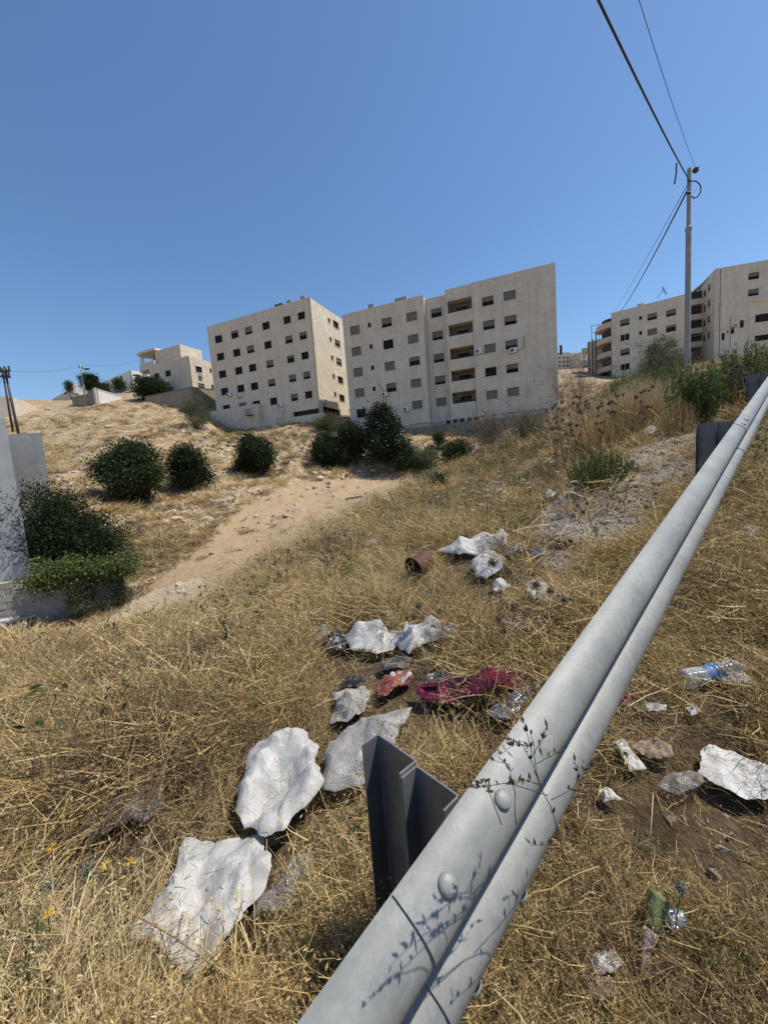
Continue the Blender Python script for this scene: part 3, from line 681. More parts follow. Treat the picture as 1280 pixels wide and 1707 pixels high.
# ---- right edge block
c0 = at(1192, 448, 70); c1 = zcut(1330, 424, c0[2])
Fb = House('apartment_building', c0, c1, 12.0, c0[2], 14, 'angular cream apartment block cut by the right edge above the weeds')
WF = Fb.window_col(Q5(1182, 160), Q5(1180, 270), 2, 18, 11.5, styles=['half', 'half'])
def rect(X0, X1, Y0, Y1, st): 
    a = Fb.wallhit(*Q5(X0, (Y0 + Y1) / 2)); b = Fb.wallhit(*Q5(X1, (Y0 + Y1) / 2)); c = Fb.wallhit(*Q5((X0 + X1) / 2, Y1)); d = Fb.wallhit(*Q5((X0 + X1) / 2, Y0)); return (a[0], b[0], c[2], d[2], st)
WF += [rect(1192, 1300, 412, 465, 'glass'), rect(1188, 1300, 552, 590, 'glass'), rect(1090, 1116, 455, 505, 'open'), rect(1030, 1052, 500, 545, 'half'), rect(968, 988, 540, 588, 'glass'), rect(1059, 1068, 483, 503, 'glass'), rect(1004, 1013, 520, 542, 'glass')]
Fb.wall(0, Fb.L, 0, 0, Fb.H, [w_[:4] for w_ in WF], M['stone'])
for w_ in WF: Fb.window(*w_[:4], 0, style=w_[4], trim=.12)
mb = MB(); mb.box(.4, Fb.L - .1, .7, .8, .2, Fb.H - .6); Fb.part(mb, 'inner_wall', M['opening'])
roof(Fb, .3, Fb.L, .3, Fb.D, Fb.H - .3)
mb = MB(); a = Fb.wallhit(*Q5(1168, 330)); b = Fb.wallhit(*Q5(1244, 322)); mb.box(a[0], b[0], -.5, -.01, a[2] - .08, a[2] + .06); Fb.part(mb, 'window_canopy', M['white'])
Fb.pipe([Q5(1026, 425), Q5(1024, 640)]); 
# angled facet and recessed wing, as rotated sub-walls in world space carried by the same building
fp0 = zcut(1167, 474, c0[2]); fp1 = c0
def facet(h, p0, p1, cols_, name, depth=.3):
    d = p1[:2] - p0[:2]; L = np.linalg.norm(d); hh = House.__new__(House); hh.pl, hh.pr = p0[:2], p1[:2]; hh.L = L; hh.ex = d / L; hh.ey = np.array([-hh.ex[1], hh.ex[0]]); hh.z0, hh.H, hh.D = h.z0, h.H, depth
    keep = hh.o = bpy.data.objects.new('temp', None)
    q = p0[:2] - h.pl; loc = Vector((q @ h.ex, q @ h.ey, 0)); ang = math.atan2(d[1], d[0]) - math.atan2(h.ex[1], h.ex[0])
    ws = []
    for c_ in cols_: ws += hh.window_col(*c_)
    hh.wall(0, L, 0, 0, hh.H, [w_[:4] for w_ in ws], M['stone'], name=name)
    for w_ in ws: hh.window(*w_[:4], 0, style=w_[4], trim=.1)
    mb = MB(); mb.box(.02, L - .02, .7, .75, .1, hh.H - .2); hh.part(mb, 'inner_wall', M['opening'])
    Mx = Matrix.Translation(loc) @ Matrix.Rotation(ang, 4, 'Z')
    for ch in list(keep.children):
        ch.parent = h.o; ch.data.transform(Mx)
        for g in ch.children: g.data.transform(Mx)
    bpy.data.objects.remove(keep)
facet(Fb, fp0, fp1, [(Q5(856, 278), Q5(852, 578), 4, 4.5, 11, 'front', 0, ['half'] * 4), (Q5(885, 240), Q5(882, 555), 4, 4.5, 11, 'front', 0, ['half'] * 4)], 'angled_wall')
wp0 = zcut(1150, 490, c0[2]); facet(Fb, wp0, fp0 + np.array([.02, .3, 0]), [], 'wing_wall')
for k, (X, Y) in enumerate(((800, 330), (805, 430), (805, 520), (800, 610))):
    p = at(*Q5(X, Y + 12), 76); q = p[:2] - Fb.pl; a, y = q @ Fb.ex, q @ Fb.ey
    mb = MB(); mb.box(a - 1.6, a + 1.2, y - 1.2, y + 3, p[2] - Fb.z0 - .55, p[2] - Fb.z0 + .45); Fb.part(mb, 'balcony', M['stone'])
    mb = MB(); mb.box(a - 1.2, a + .9, y - .6, y + 3, p[2] - Fb.z0 + .46, p[2] - Fb.z0 + 1.9); Fb.part(mb, 'balcony_recess', M['opening'])
# ---- house on the left hill with the round terrace
c1 = at(313, 593, 74); c0 = zcut(248.7, 611, c1[2])
Ab = House('stone_house', c0, c1, 17.5, c1[2], 9, 'two storey stone house with a round roofed terrace on top of the left hill', 'house')
hw = []
for X, Y in ((807, 270), (882, 251)): hw.append(Ab.window_col(Q1(X, Y), Q1(X, Y), 1, 9, 10, styles=['glass'])[0])
hw.append(Ab.window_col(Q1(898, 355), Q1(898, 355), 1, 8, 6, styles=['glass'])[0])
Ab.wall(0, Ab.L, 0, 0, Ab.H, [w_[:4] for w_ in hw], M['stone'])
for w_ in hw: Ab.window(*w_[:4], 0, style='glass', trim=.05)
sw = [Ab.window_col(Q1(1087, 224), Q1(1087, 224), 1, 10, 10, 'right', styles=['glass'])[0], Ab.window_col(Q1(1165, 231), Q1(1165, 231), 1, 3, 6, 'right', styles=['glass'])[0], Ab.window_col(Q1(1104, 333), Q1(1104, 333), 1, 10, 8, 'right', styles=['half'])[0], Ab.window_col(Q1(1178, 340), Q1(1178, 340), 1, 3.5, 7, 'right', styles=['glass'])[0]]
Ab.D = max(Ab.D, max(w_[1] for w_ in sw) + 1.2)
Ab.wall(.3, Ab.D, Ab.L, 0, Ab.H, [w_[:4] for w_ in sw], M['stone_rough'], face='right', name='side_wall')
for w_ in sw: Ab.window(*w_[:4], Ab.L, 'right', style=w_[4], trim=.06)
Ab.wall(.3, Ab.D, 0, 0, Ab.H, [], M['stone'], face='left', name='side_wall'); roof(Ab, .3, Ab.L - .3, .3, Ab.D, Ab.H - .2)
mb = MB(); mb.box(.4, Ab.L - 1, .8, .9, 0, Ab.H - .4); mb.box(Ab.L - .95, Ab.L - .9, .9, Ab.D - .1, 0, Ab.H - .4); Ab.part(mb, 'inner_wall', M['opening'])
Ab.ac(*Q1(1098, 262), 'right')
za = Ab.wallhit(*Q1(800, 92), 'front', 3)[2]; zb2 = Ab.wallhit(*Q1(740, 165), 'front', 2)[2]; zc = Ab.wallhit(*Q1(740, 215), 'front', 2)[2]
xa = Ab.wallhit(*Q1(690, 90), 'front', 4)[0]; xb = Ab.wallhit(*Q1(820, 95), 'front', 4)[0]; xe = Ab.wallhit(*Q1(985, 125), 'front', 4)[0]
def rnd(x0, x1, y, r): return [(x1, y + 5), (x0 + 1, y + 5)] + [(x0 + 1.6 - 1.6 * math.cos(q), y + 1.6 - 1.6 * math.sin(q)) for q in np.linspace(0, math.pi / 2, 8)] + [(x1, y)]
mb = MB(); mb.prism(rnd(xa, xb + .6, 2.6, 1), za - .1, za + .35); Ab.part(mb, 'terrace_roof', M['white_trim'])
mb = MB(); mb.prism(rnd(xa + .2, xb, 2.6, 1), zc, zb2); Ab.part(mb, 'terrace_parapet', M['white_trim'])
mb = MB(); mb.box(xb - .6, xe, 3.4, 8.5, Ab.H, za - .1); Ab.part(mb, 'upper_room', M['stone_rough'])
for xx, yy in ((xa + .35, 4.4), (xa + 1.7, 2.9), (xa + .6, 6.5)):
    mb = MB(); mb.tube([(xx, yy, -1), (xx, yy, za - .1)], .16, 8); Ab.part(mb, 'column', M['white_trim'])
mb = MB(); mb.box(xb - 1.3, xb - .61, 3.6, 5, zb2 - .8, za - .5); Ab.part(mb, 'terrace_door', M['opening'])
# retaining walls below that house
def walls(name, ptsY, top_bot, label, mat, thick=.4, group=None):
    (u0, v0, Y0), (u1, v1, Y1) = ptsY; a = at(u0, v0, Y0); b = at(u1, v1, Y1); d = b[:2] - a[:2]; L = np.linalg.norm(d)
    o = empty(name, (a[0], a[1], a[2]), math.atan2(d[1], d[0]), label, 'wall', group)
    h = b[2] - a[2]; mb = MB(); mb.add([(0, 0, -top_bot), (L, 0, h - top_bot), (L, thick, h - top_bot), (0, thick, -top_bot), (0, 0, 0), (L, 0, h), (L, thick, h), (0, thick, 0)], [(0, 3, 2, 1), (4, 5, 6, 7), (0, 1, 5, 4), (1, 2, 6, 5), (2, 3, 7, 6), (3, 0, 4, 7)])
    p = mb.obj('wall_face', mat, o); uvbox(p)
    mb = MB(); e = .06; mb.add([(-e, -e, .002), (L + e, -e, h + .002), (L + e, thick + e, h + .002), (-e, thick + e, .002), (-e, -e, .12), (L + e, -e, h + .12), (L + e, thick + e, h + .12), (-e, thick + e, .12)], [(0, 3, 2, 1), (4, 5, 6, 7), (0, 1, 5, 4), (1, 2, 6, 5), (2, 3, 7, 6), (3, 0, 4, 7)])
    mb.obj('coping', mat, o); o['kind'] = 'thing'; return o
walls('retaining_wall', ((242, 662, 70), (318, 647, 68)), 6, 'long weathered stone retaining wall under the terrace house', M['stone_dark'])
walls('retaining_wall', ((318.5, 646, 67.7), (360, 650, 74)), 6, 'short stone retaining wall turning back beside the terrace house', M['stone_dark'])
walls('boundary_wall', ((120, 663, 72), (146, 658, 70)), 4, 'low pale boundary wall around the small house on the left crest', M['stone_dark'])
walls('boundary_wall', ((146.5, 656, 70), (158, 647, 68)), 4, 'stepped end of the pale wall beside the hilltop lamp pole', M['stone_dark'])
walls('boundary_wall', ((159, 648, 68), (205, 662, 74)), 4, 'bright sunlit garden wall below the white villa', M['whitehouse'])
def simple_house(name, u0, v0, Y0, u1, v1, z0, depth, wins_, label, mat, side=()):
    a = at(u0, v0, Y0); b = zcut(u1, v1, a[2]); h = House(name, a, b, z0, a[2], depth, label, 'house')
    ws = []
    for u, v, wp, hp in wins_: ws += h.window_col((u, v), (u, v), 1, wp, hp, styles=['glass'])
    ss = []
    for u, v, wp, hp in side: ss += h.window_col((u, v), (u, v), 1, wp, hp, 'right', styles=['glass'])
    h.wall(0, h.L, 0, 0, h.H, [w_[:4] for w_ in ws], mat)
    for w_ in ws: h.window(*w_[:4], 0, style='glass', trim=.05)
    if ss: h.D = max(h.D, max(w_[1] for w_ in ss) + 1)
    h.wall(.3, h.D, h.L, 0, h.H, [w_[:4] for w_ in ss], mat, face='right', name='side_wall'); h.wall(.3, h.D, 0, 0, h.H, [], mat, face='left', name='side_wall')
    for w_ in ss: h.window(*w_[:4], h.L, 'right', style='glass', trim=.05)
    roof(h, .3, h.L - .3, .3, h.D, h.H - .1); mb = MB(); mb.box(.31, h.L - 1, .8, .85, 0, h.H - .3); h.part(mb, 'inner_wall', M['opening']); return h
simple_house('villa', 172, 637, 112, 217, 617, 17, 9, [(181, 641, 5, 4), (193, 635, 3, 7), (203, 630, 3, 7)], 'white flat roofed villa behind dark shrubs on the left crest', M['whitehouse'], [(228, 626, 12, 2.6), (230, 631.5, 9, 2.4)])
simple_house('small_house', 88, 665, 98, 120, 647, 15, 7, [(110, 656, 5, 3)], 'low cream house on the left crest with a dark tree at its corner', M['stone'])
simple_house('small_house', 121, 640, 84, 140.5, 641.5, 15, 5, [(127, 657, 10, 2.2)], 'pale block house on the crest just left of the hilltop lamp pole', M['whitehouse'])
simple_house('small_house', 73, 671, 120, 90, 667, 13, 8, [], 'tiny far house at the foot of the low cream house', M['stone'])
for i, (u0, u1, v, Y, lab, mt) in enumerate(((-20, 20, 661, 60, 'tan flat roofed house cut by the left edge behind the poles', 'stone'), (27, 38, 673, 150, 'tiny white far house just right of the brown poles', 'whitehouse'), (39, 52, 671, 160, 'tiny white far house with a taller roof room', 'whitehouse'), (53, 60, 676, 170, 'smallest pale far house beside the hillside crest', 'stone'))):
    simple_house('far_house', u0, v, Y, u1, v, 12, 8, [(u0 + 4, v + 5, 2, 2), (u1 - 4, v + 5, 2, 2)], lab, M[mt])
# far town right of the balcony block
for i, (u0, u1, v, Y, lab) in enumerate(((928, 950, 588, 130, 'far pale block right beside the balcony block'), (951, 966, 589, 135, 'middle far pale block in the gap before the pink balconies'), (967, 996, 587, 125, 'far pale block touching the drain pipes of the pink balcony block'))):
    ws = [(u0 + (u1 - u0) * f, v + 8 + 7 * j, 3, 3) for f in (.2, .5, .8) for j in range(3)]
    simple_house('far_building', u0, v, Y, u1, v - 1, 15, 9, ws, lab, M['stone'])['category'] if False else simple_house('far_building', u0, v, Y, u1, v - 1, 15, 9, ws, lab, M['stone'])

# ------------------------------------------------------------------ plaster building, garden wall and timber at the left edge
def up_box(name, pts, ztop, zbot, mat, label, cat):
    # vertical solid on a ground outline (counter-clockwise)
    o = empty(name, (pts[0][0], pts[0][1], zbot), 0, label, cat)
    mb = MB(); P = [(x - pts[0][0], y - pts[0][1]) for x, y in pts]; mb.prism(P, 0, ztop - zbot); w_ = mb.obj('wall', mat, o); uvbox(w_); return o
a = at(57, 967, 12.6); b = at(-60, 960, 10.6); zt = at(6.5, 697, 12.6)[2]; a[:2] = at(32, 830, 12.6)[:2]
ed = np.array([-.99, -.15])
up = up_box('plastered_building', [(a[0] - 6, a[1] - 2.6), (a[0], a[1]), (a[0] - 3.8, a[1] + 3.5), (a[0] - 9, a[1] + 1.5)], zt, g1(a[0], a[1]) - 1.5, M['plaster'], 'smooth grey plastered building end at the left edge with a bush shadow on it', 'building')
c = at(14, 722, 17); d_ = at(69, 722, 17.6)
up_box('concrete_outbuilding', [(c[0] - 3, c[1] - .4), (d_[0], d_[1]), (d_[0] - 2.5, d_[1] + 2.5), (c[0] - 5, c[1] + 2.4)], c[2], -3.5, M['concrete'], 'square raw concrete outbuilding behind the grey plastered building', 'building')
# garden wall: block courses laid as separate blocks
wa = at(-40, 978, 10.9); wb = at(205, 962, 12.3); zt0 = wa[2]
d = wb[:2] - wa[:2]; L = np.linalg.norm(d)
gw = empty('garden_wall', (wa[0], wa[1], wa[2] - 1.5), math.atan2(d[1], d[0]), 'low block garden wall with ivy hanging over it below the plastered building', 'wall'); gw['kind'] = 'thing'
def block_mesh(L_, H_, T_):
    mb = MB(); e = .012; mb.add([(e, 0.0, e), (L_ - e, 0, e), (L_ - e, 0, H_ - e), (e, 0, H_ - e), (0, .03, 0), (L_, .03, 0), (L_, .03, H_), (0, .03, H_), (0, T_, 0), (L_, T_, 0), (L_, T_, H_), (0, T_, H_)],
        [(0, 1, 2, 3), (4, 5, 1, 0), (5, 6, 2, 1), (6, 7, 3, 2), (7, 4, 0, 3), (8, 9, 5, 4), (9, 10, 6, 5), (10, 11, 7, 6), (11, 8, 4, 7), (9, 8, 11, 10)]); return mb
blk = [plain('cement_block_a', (.40, .365, .31), .95, var=.2, scale=4, bmp=.6), plain('cement_block_b', (.345, .31, .26), .95, var=.22, scale=4, bmp=.6)]
bm_ = [block_mesh(.39, .19, .2).obj('block', m_, gw) for m_ in blk]
first = 2
for r_ in range(7):
    for k in range(int(L / .4) + 1):
        x = k * .4 - (.2 if r_ % 2 else 0)
        if x + .39 > L or x < -.01: continue
        if r_ == 6 and RNG.random() < .12: continue
        if first: first -= 1; o = bm_[first]
        else: o = random.choice(bm_).copy(); COL.objects.link(o); o.parent = gw
        o.location = (x, RNG.uniform(-.008, .008), r_ * .2 + .1)
mb = MB(); mb.box(0, L, .02, .16, -.9, 1.44); mb.obj('mortar_core', M['concrete'], gw)

# ------------------------------------------------------------------ poles and cables
def wire(pts, sag, r, name, label, cat='cable'):
    P = []
    for (p, q) in zip(pts[:-1], pts[1:]):
        for t in np.linspace(0, 1, 26):
            x = np.array(p) * (1 - t) + np.array(q) * t; x[2] -= 4 * sag * t * (1 - t); P.append(x)
    mb = MB(); mb.tube(P, r, 6); o = mb.obj(name, M['cable'], None, True); return tag(o, label, cat)
polem = plain('weathered_steel_pole', (.30, .29, .275), .6, .3, .2, 3)
pb = at(1145, 600, 16); zg = g1(pb[0], pb[1]); ptop = at(1148.5, 281, 16)
pole = empty('utility_pole', (pb[0], pb[1], zg), 0, 'tall stepped grey steel utility pole on the weedy ridge', 'utility pole')
H = ptop[2] - zg; zs = at(1146, 382, 16)[2] - zg
mb = MB(); mb.tube([(0, 0, -.4), (0, 0, zs)], [.10, .095], 14); mb.obj('lower_shaft', polem, pole, True).modifiers.new('e', 'EDGE_SPLIT')
mb = MB(); mb.tube([(0, 0, zs - .05), (0, 0, zs + .06), (0, 0, zs + .10), (0, 0, H)], [.112, .112, .072, .066], 14); mb.obj('upper_shaft', polem, pole, True).modifiers.new('e', 'EDGE_SPLIT')
mb = MB(); mb.tube([(0, 0, H - .1), (.22, -.03, H - .08)], .025, 6); mb.box(.16, .30, -.09, .03, H - .17, H - .02); mb.obj('top_bracket', M['darkmetal'], pole)
zc1 = at(1146, 305, 16)[2] - zg; zc2 = at(1140, 325, 16)[2] - zg
mb = MB(); mb.tube([(.0, -.09, zc1)] + [(.05 + .33 * math.sin(q), -.1, zc1 - .32 + .32 * math.cos(q)) for q in np.linspace(.1, 2.9, 14)] + [(.02, -.1, zc2 - .12)], .022, 6); mb.obj('cable_loop', M['cable'], pole, True)
mb = MB(); mb.tube([(-.02, -.1, zc2), (-.2, -.12, zc2 + .02)], .04, 8); mb.tube([(0, -.02, zc1), (-.12, -.09, zc1 + .1)], .03, 6); mb.obj('clamp', M['darkmetal'], pole)
W_ = lambda x, y, z: (pb[0] + x, pb[1] + y, zg + z)
wire([at(960, -78, 5.2), W_(-.05, -.1, zc1)], .10, .019, 'power_cable', 'thick twisted black cable coming down from above to the steel pole')
wire([at(1052, -40, 6.5), W_(.22, -.05, H - .05)], .12, .006, 'overhead_wire', 'thin single wire from above down to the very tip of the steel pole')
wire([W_(-.2, -.12, zc2), at(1019, 533, 78)], .9, .03, 'power_cable', 'black cable sagging from the steel pole down to the distant block with pink balconies')
wire([W_(-.1, -.1, zc2 + .35), at(1022, 520, 79)], .3, .012, 'overhead_wire', 'faint thin wire running above the sagging black cable behind the pole')
wire([at(1019, 556, 78), at(1060, 577, 60), at(1140, 563, 66), at(1270, 522, 64)], .5, .03, 'service_cable', 'loose dark cable strung across the fronts of the two far right blocks')
pa = at(1127, 272, 11.8); pc = at(1123.5, 307, 11.8); mb = MB(); mb.tube([pa, (pa + pc) / 2 + np.array([.02, 0, 0]), pc], .02, 6); tag(mb.obj('cable_spreader', M['darkmetal'], None), 'short dark rod hanging on the wire just left of the pole top', 'rod')
# roof antenna
q = at(1108, 494, 76); an = empty('roof_antenna', tuple(q), 0, 'thin tilted television antenna on the roof left of the steel pole', 'antenna')
mb = MB(); mb.tube([(-1.6, 0, -.3), (-.2, 0, 1.3)], .04, 5); mb.obj('mast', M['darkmetal'], an)
mb = MB(); mb.tube([(-.55, 0, 1.75), (.25, 0, .3)], .06, 5)
for t in np.linspace(.1, .9, 5): c = Vector((-.55, 0, 1.75)).lerp(Vector((.25, 0, .3)), t); mb.tube([c + Vector((0, -.4, 0)), c + Vector((0, .4, 0))], .03, 4)
mb.obj('elements', M['darkmetal'], an)
def lean_pole(name, top, bot, Y, r, label, arms):
    a = at(*bot, Y); b = at(*top, Y); a[2] -= 1.5
    o = empty(name, tuple(a), 0, label, 'utility pole'); q = Vector(b - a)
    mb = MB(); mb.tube([(0, 0, 0), q], [r, r * .7], 8); mb.obj('shaft', M['darkmetal'] if 'brown' in label else polem, o, True)
    for t, l in arms:
        c = q * t; mb = MB(); mb.box(c.x - l, c.x + l, c.y - .05, c.y + .05, c.z - .06, c.z + .06)
        for s_ in (-.8, 0, .8): mb.tube([(c.x + s_ * l, c.y, c.z + .06), (c.x + s_ * l, c.y, c.z + .3)], .05, 6)
        mb.obj('crossarm', M['darkmetal'], o)
    return o
lean_pole('utility_pole', (8, 614), (33, 722), 26, .085, 'nearer leaning dark brown pole at the left edge above the concrete outbuilding', [(.97, .35), (.9, .25)])
lean_pole('utility_pole', (4, 614), (17, 690), 34, .085, 'thinner brown pole standing close behind the leaning pole at the left edge', [(.95, .4), (.88, .4)])
lp = lean_pole('lamp_pole', (134, 607), (144, 672), 68, .17, 'pale hilltop lamp pole on the left crest in front of a round dark tree', [(.93, .3)])
mb = MB(); q = Vector(at(134, 612, 68) - np.array(lp.location)); mb.tube([q, q + Vector((.7, 0, -.35)), q + Vector((1.1, 0, -.3))], .06, 6); mb.box(q.x + .7, q.x + 1.5, q.y - .15, q.y + .15, q.z - .5, q.z - .3); mb.obj('lamp_arm', M['darkmetal'], lp)
wire([at(-10, 640, 30), at(6, 618, 34), at(134, 608, 68), at(240, 600, 70)], .5, .012, 'overhead_wire', 'hair thin wire linking the brown poles and hilltop lamp pole')

# ------------------------------------------------------------------ plants
STRAW = [(.22, .135, .048), (.41, .285, .115), (.57, .42, .185), (.70, .56, .30)]
BROWN = [(.09, .055, .028), (.18, .115, .06), (.29, .195, .10), (.40, .29, .165)]
M['straw'] = leafmat('dry_straw', STRAW, .14); M['brown'] = leafmat('brown_dead_stalks', BROWN, .08)
M['pale_straw'] = leafmat('bleached_straw', [(.38, .28, .13), (.52, .40, .21), (.62, .50, .29)], .18)
M['green'] = leafmat('dusty_green_leaf', [(.035, .055, .018), (.06, .085, .026), (.10, .125, .04), (.14, .15, .055)], .35)
M['darkleaf'] = leafmat('dark_leathery_leaf', [(.014, .024, .010), (.024, .038, .014), (.042, .058, .022), (.07, .085, .036)], .18, .5, spec=.4)
M['olive'] = leafmat('grey_olive_leaf', [(.05, .06, .03), (.09, .105, .05), (.13, .145, .075)], .3)
M['bush_green'] = leafmat('fresh_green_leaf', [(.045, .075, .018), (.08, .12, .03), (.125, .16, .045), (.20, .21, .075)], .35)
M['umbel'] = leafmat('dried_white_flower', [(.42, .38, .30), (.58, .54, .45), (.68, .64, .56)], .3)
M['thistle'] = leafmat('dry_thistle_head', [(.07, .052, .036), (.13, .10, .07), (.22, .175, .12)], .15)
M['thistle_green'] = leafmat('green_thistle_head', [(.09, .11, .075), (.17, .19, .13), (.28, .29, .20)], .2)
M['yellow'] = leafmat('yellow_petal', [(.62, .36, .03), (.75, .48, .06), (.80, .58, .14)], .3)

def strips(P, W, T=None):
    # P (n,k,3) centre lines, W (n,k) half widths -> ribbon mesh arrays and a tint per vertex
    n, k, _ = P.shape
    t = np.gradient(P, axis=1); t /= np.linalg.norm(t, axis=2, keepdims=True) + 1e-9
    r = RNG.normal(size=(n, 1, 3)); s = np.cross(t, r); s /= np.linalg.norm(s, axis=2, keepdims=True) + 1e-9
    V = np.stack([P - s * W[..., None], P + s * W[..., None]], 2).reshape(-1, 3)
    b = (np.arange(n)[:, None] * k + np.arange(k - 1)[None]).ravel() * 2
    F = np.stack([b, b + 1, b + 3, b + 2], -1)
    tint = np.repeat(RNG.random(n) if T is None else T, k * 2)
    return V, F, tint
def curves(n, R, L, lean, k=4, droop=.5, lean_sd=.25, base=None):
    a = RNG.uniform(0, 2 * np.pi, n); rr = R * np.sqrt(RNG.random(n)); root = np.stack([rr * np.cos(a), rr * np.sin(a), np.full(n, -.01)], -1)
    if base is not None: root = base
    az = RNG.uniform(0, 2 * np.pi, n); ln = np.clip(RNG.normal(lean, lean_sd, n), .03, 1.5); ll = RNG.uniform(*L, n)
    P = np.zeros((n, k, 3)); P[:, 0] = root; wob = RNG.normal(0, .18, (n, k))
    for j in range(1, k):
        el = ln + droop * (j / (k - 1)) ** 1.5 * RNG.uniform(.4, 1.4, n); el = np.clip(el, 0, 2.2)
        q = az + wob[:, j] * 2
        P[:, j] = P[:, j - 1] + np.stack([np.sin(el) * np.cos(q), np.sin(el) * np.sin(q), np.cos(el)], -1) * (ll / (k - 1))[:, None]
    P[..., 2] = np.maximum(P[..., 2], -.01 + .02 * RNG.random((n, k)))
    return P
def join(parts):
    V = []; F = []; T = []; b = 0
    for v, f, t in parts: V.append(v); F.append(f + b); T.append(t); b += len(v)
    return np.concatenate(V), np.concatenate(F), np.concatenate(T)
def nmesh(name, V, F, T, mat, link=True, parent=None):
    me = bpy.data.meshes.new(name); me.vertices.add(len(V)); me.vertices.foreach_set('co', np.asarray(V, np.float32).ravel())
    F = np.asarray(F, np.int32); k = F.shape[1]; me.loops.add(F.size); me.loops.foreach_set('vertex_index', F.ravel())
    me.polygons.add(len(F)); me.polygons.foreach_set('loop_start', np.arange(len(F), dtype=np.int32) * k); me.update(calc_edges=True)
    a = me.attributes.new('tint', 'FLOAT', 'POINT'); a.data.foreach_set('value', np.asarray(T, np.float32))
    me.materials.append(mat); o = bpy.data.objects.new(name, me)
    if link: COL.objects.link(o)
    if parent is not None: o.parent = parent
    return o
def taper(n, k, w0, w1, sd=.25):
    return np.linspace(w0, w1, k)[None] * (1 + RNG.normal(0, sd, (n, 1))).clip(.5, 1.8)
def diamonds(C, D, ln, wd, T=None):
    # small leaf / seed faces at C pointing along D
    n = len(C); D = D / (np.linalg.norm(D, axis=1, keepdims=True) + 1e-9); r = RNG.normal(size=(n, 3)); s = np.cross(D, r); s /= np.linalg.norm(s, axis=1, keepdims=True) + 1e-9
    ln = np.broadcast_to(ln, (n,))[:, None]; wd = np.broadcast_to(wd, (n,))[:, None]
    V = np.stack([C, C + D * ln * .45 + s * wd, C + D * ln, C + D * ln * .45 - s * wd], 1).reshape(-1, 3)
    return V, np.arange(4 * n).reshape(-1, 4), np.repeat(RNG.random(n) if T is None else T, 4)
def branchy(n_main, L, spread, sub, r0, kseg=5):
    # branching dead stalks as thin ribbons
    P1 = curves(n_main, .05, L, spread, kseg, .3, .2); parts = [strips(P1, taper(n_main, kseg, r0, r0 * .55))]
    tips = P1[:, -1]; idx = RNG.integers(0, n_main, n_main * sub); f = RNG.integers(1, kseg, n_main * sub)
    base = P1[idx, f]; P2 = curves(len(idx), 0, (L[0] * .3, L[1] * .45), .75, 4, .2, .35, base); P2[..., 2] = np.maximum(P2[..., 2], .01)
    parts.append(strips(P2, taper(len(idx), 4, r0 * .6, r0 * .35)))
    return parts, np.concatenate([tips, P2[:, -1]]), P2
def tuft_fine(seed=0):
    P = curves(44, .10, (.05, .19), .85, 4, .7); a = strips(P, taper(44, 4, .0011, .0005))
    P = curves(12, .12, (.12, .28), 1.3, 4, .12); b = strips(P, taper(12, 4, .0013, .0008)); return join([a, b])
def tuft_oat():
    P = curves(13, .08, (.16, .34), .45, 5, .7); a = [strips(P, taper(13, 5, .0013, .0007))]
    C = []; D = []
    for i in range(13):
        for j in range(4):
            t = RNG.uniform(.55, 1); q = P[i, 3] * (1 - (t - .5) * 2) + P[i, 4] * (t - .5) * 2; C.append(q + RNG.normal(0, .014, 3)); D.append(RNG.normal(0, .6, 3) + [0, 0, -.5])
    a.append(diamonds(np.array(C), np.array(D), .014, .0018)); P = curves(22, .09, (.1, .26), .6, 4, .7); a.append(strips(P, taper(22, 4, .0013, .0006))); return join(a)
def tuft_twig():
    p, tips, P2 = branchy(6, (.12, .28), .7, 9, .0014); C = tips + RNG.normal(0, .004, tips.shape)
    p.append(diamonds(C, RNG.normal(size=C.shape), .009, .0022)); return join(p)
def tuft_mat():
    P = curves(44, .16, (.05, .17), 1.25, 3, .2, .3); P[..., 2] += RNG.uniform(.004, .08, (44, 1)); C = P[:, 1]; return join([strips(P, taper(44, 3, .0014, .0009)), diamonds(C, RNG.normal(size=C.shape), .012, .0024)])
def tuft_green():
    P = curves(10, .05, (.12, .3), .45, 4, .3); a = [strips(P, taper(10, 4, .0016, .0009))]
    i = RNG.integers(0, 10, 90); j = RNG.integers(1, 4, 90); C = P[i, j] + RNG.normal(0, .012, (90, 3)); a.append(diamonds(C, RNG.normal(size=C.shape) + [0, 0, .5], .03, .006)); return join(a)
def tuft_far():
    P = curves(60, .22, (.15, .42), .55, 3, .6); return join([strips(P, taper(60, 3, .006, .002))])
def tuft_farbrown():
    P = curves(50, .25, (.1, .3), .9, 3, .5); return join([strips(P, taper(50, 3, .007, .003))])
def make_lib(kind, fns, mat, n_=3):
    c = bpy.data.collections.new(kind)
    for i in range(n_):
        for f in fns: 
            V, F, T = f(); o = nmesh(kind + '_tuft', V, F, T, mat, False); c.objects.link(o)
    return c
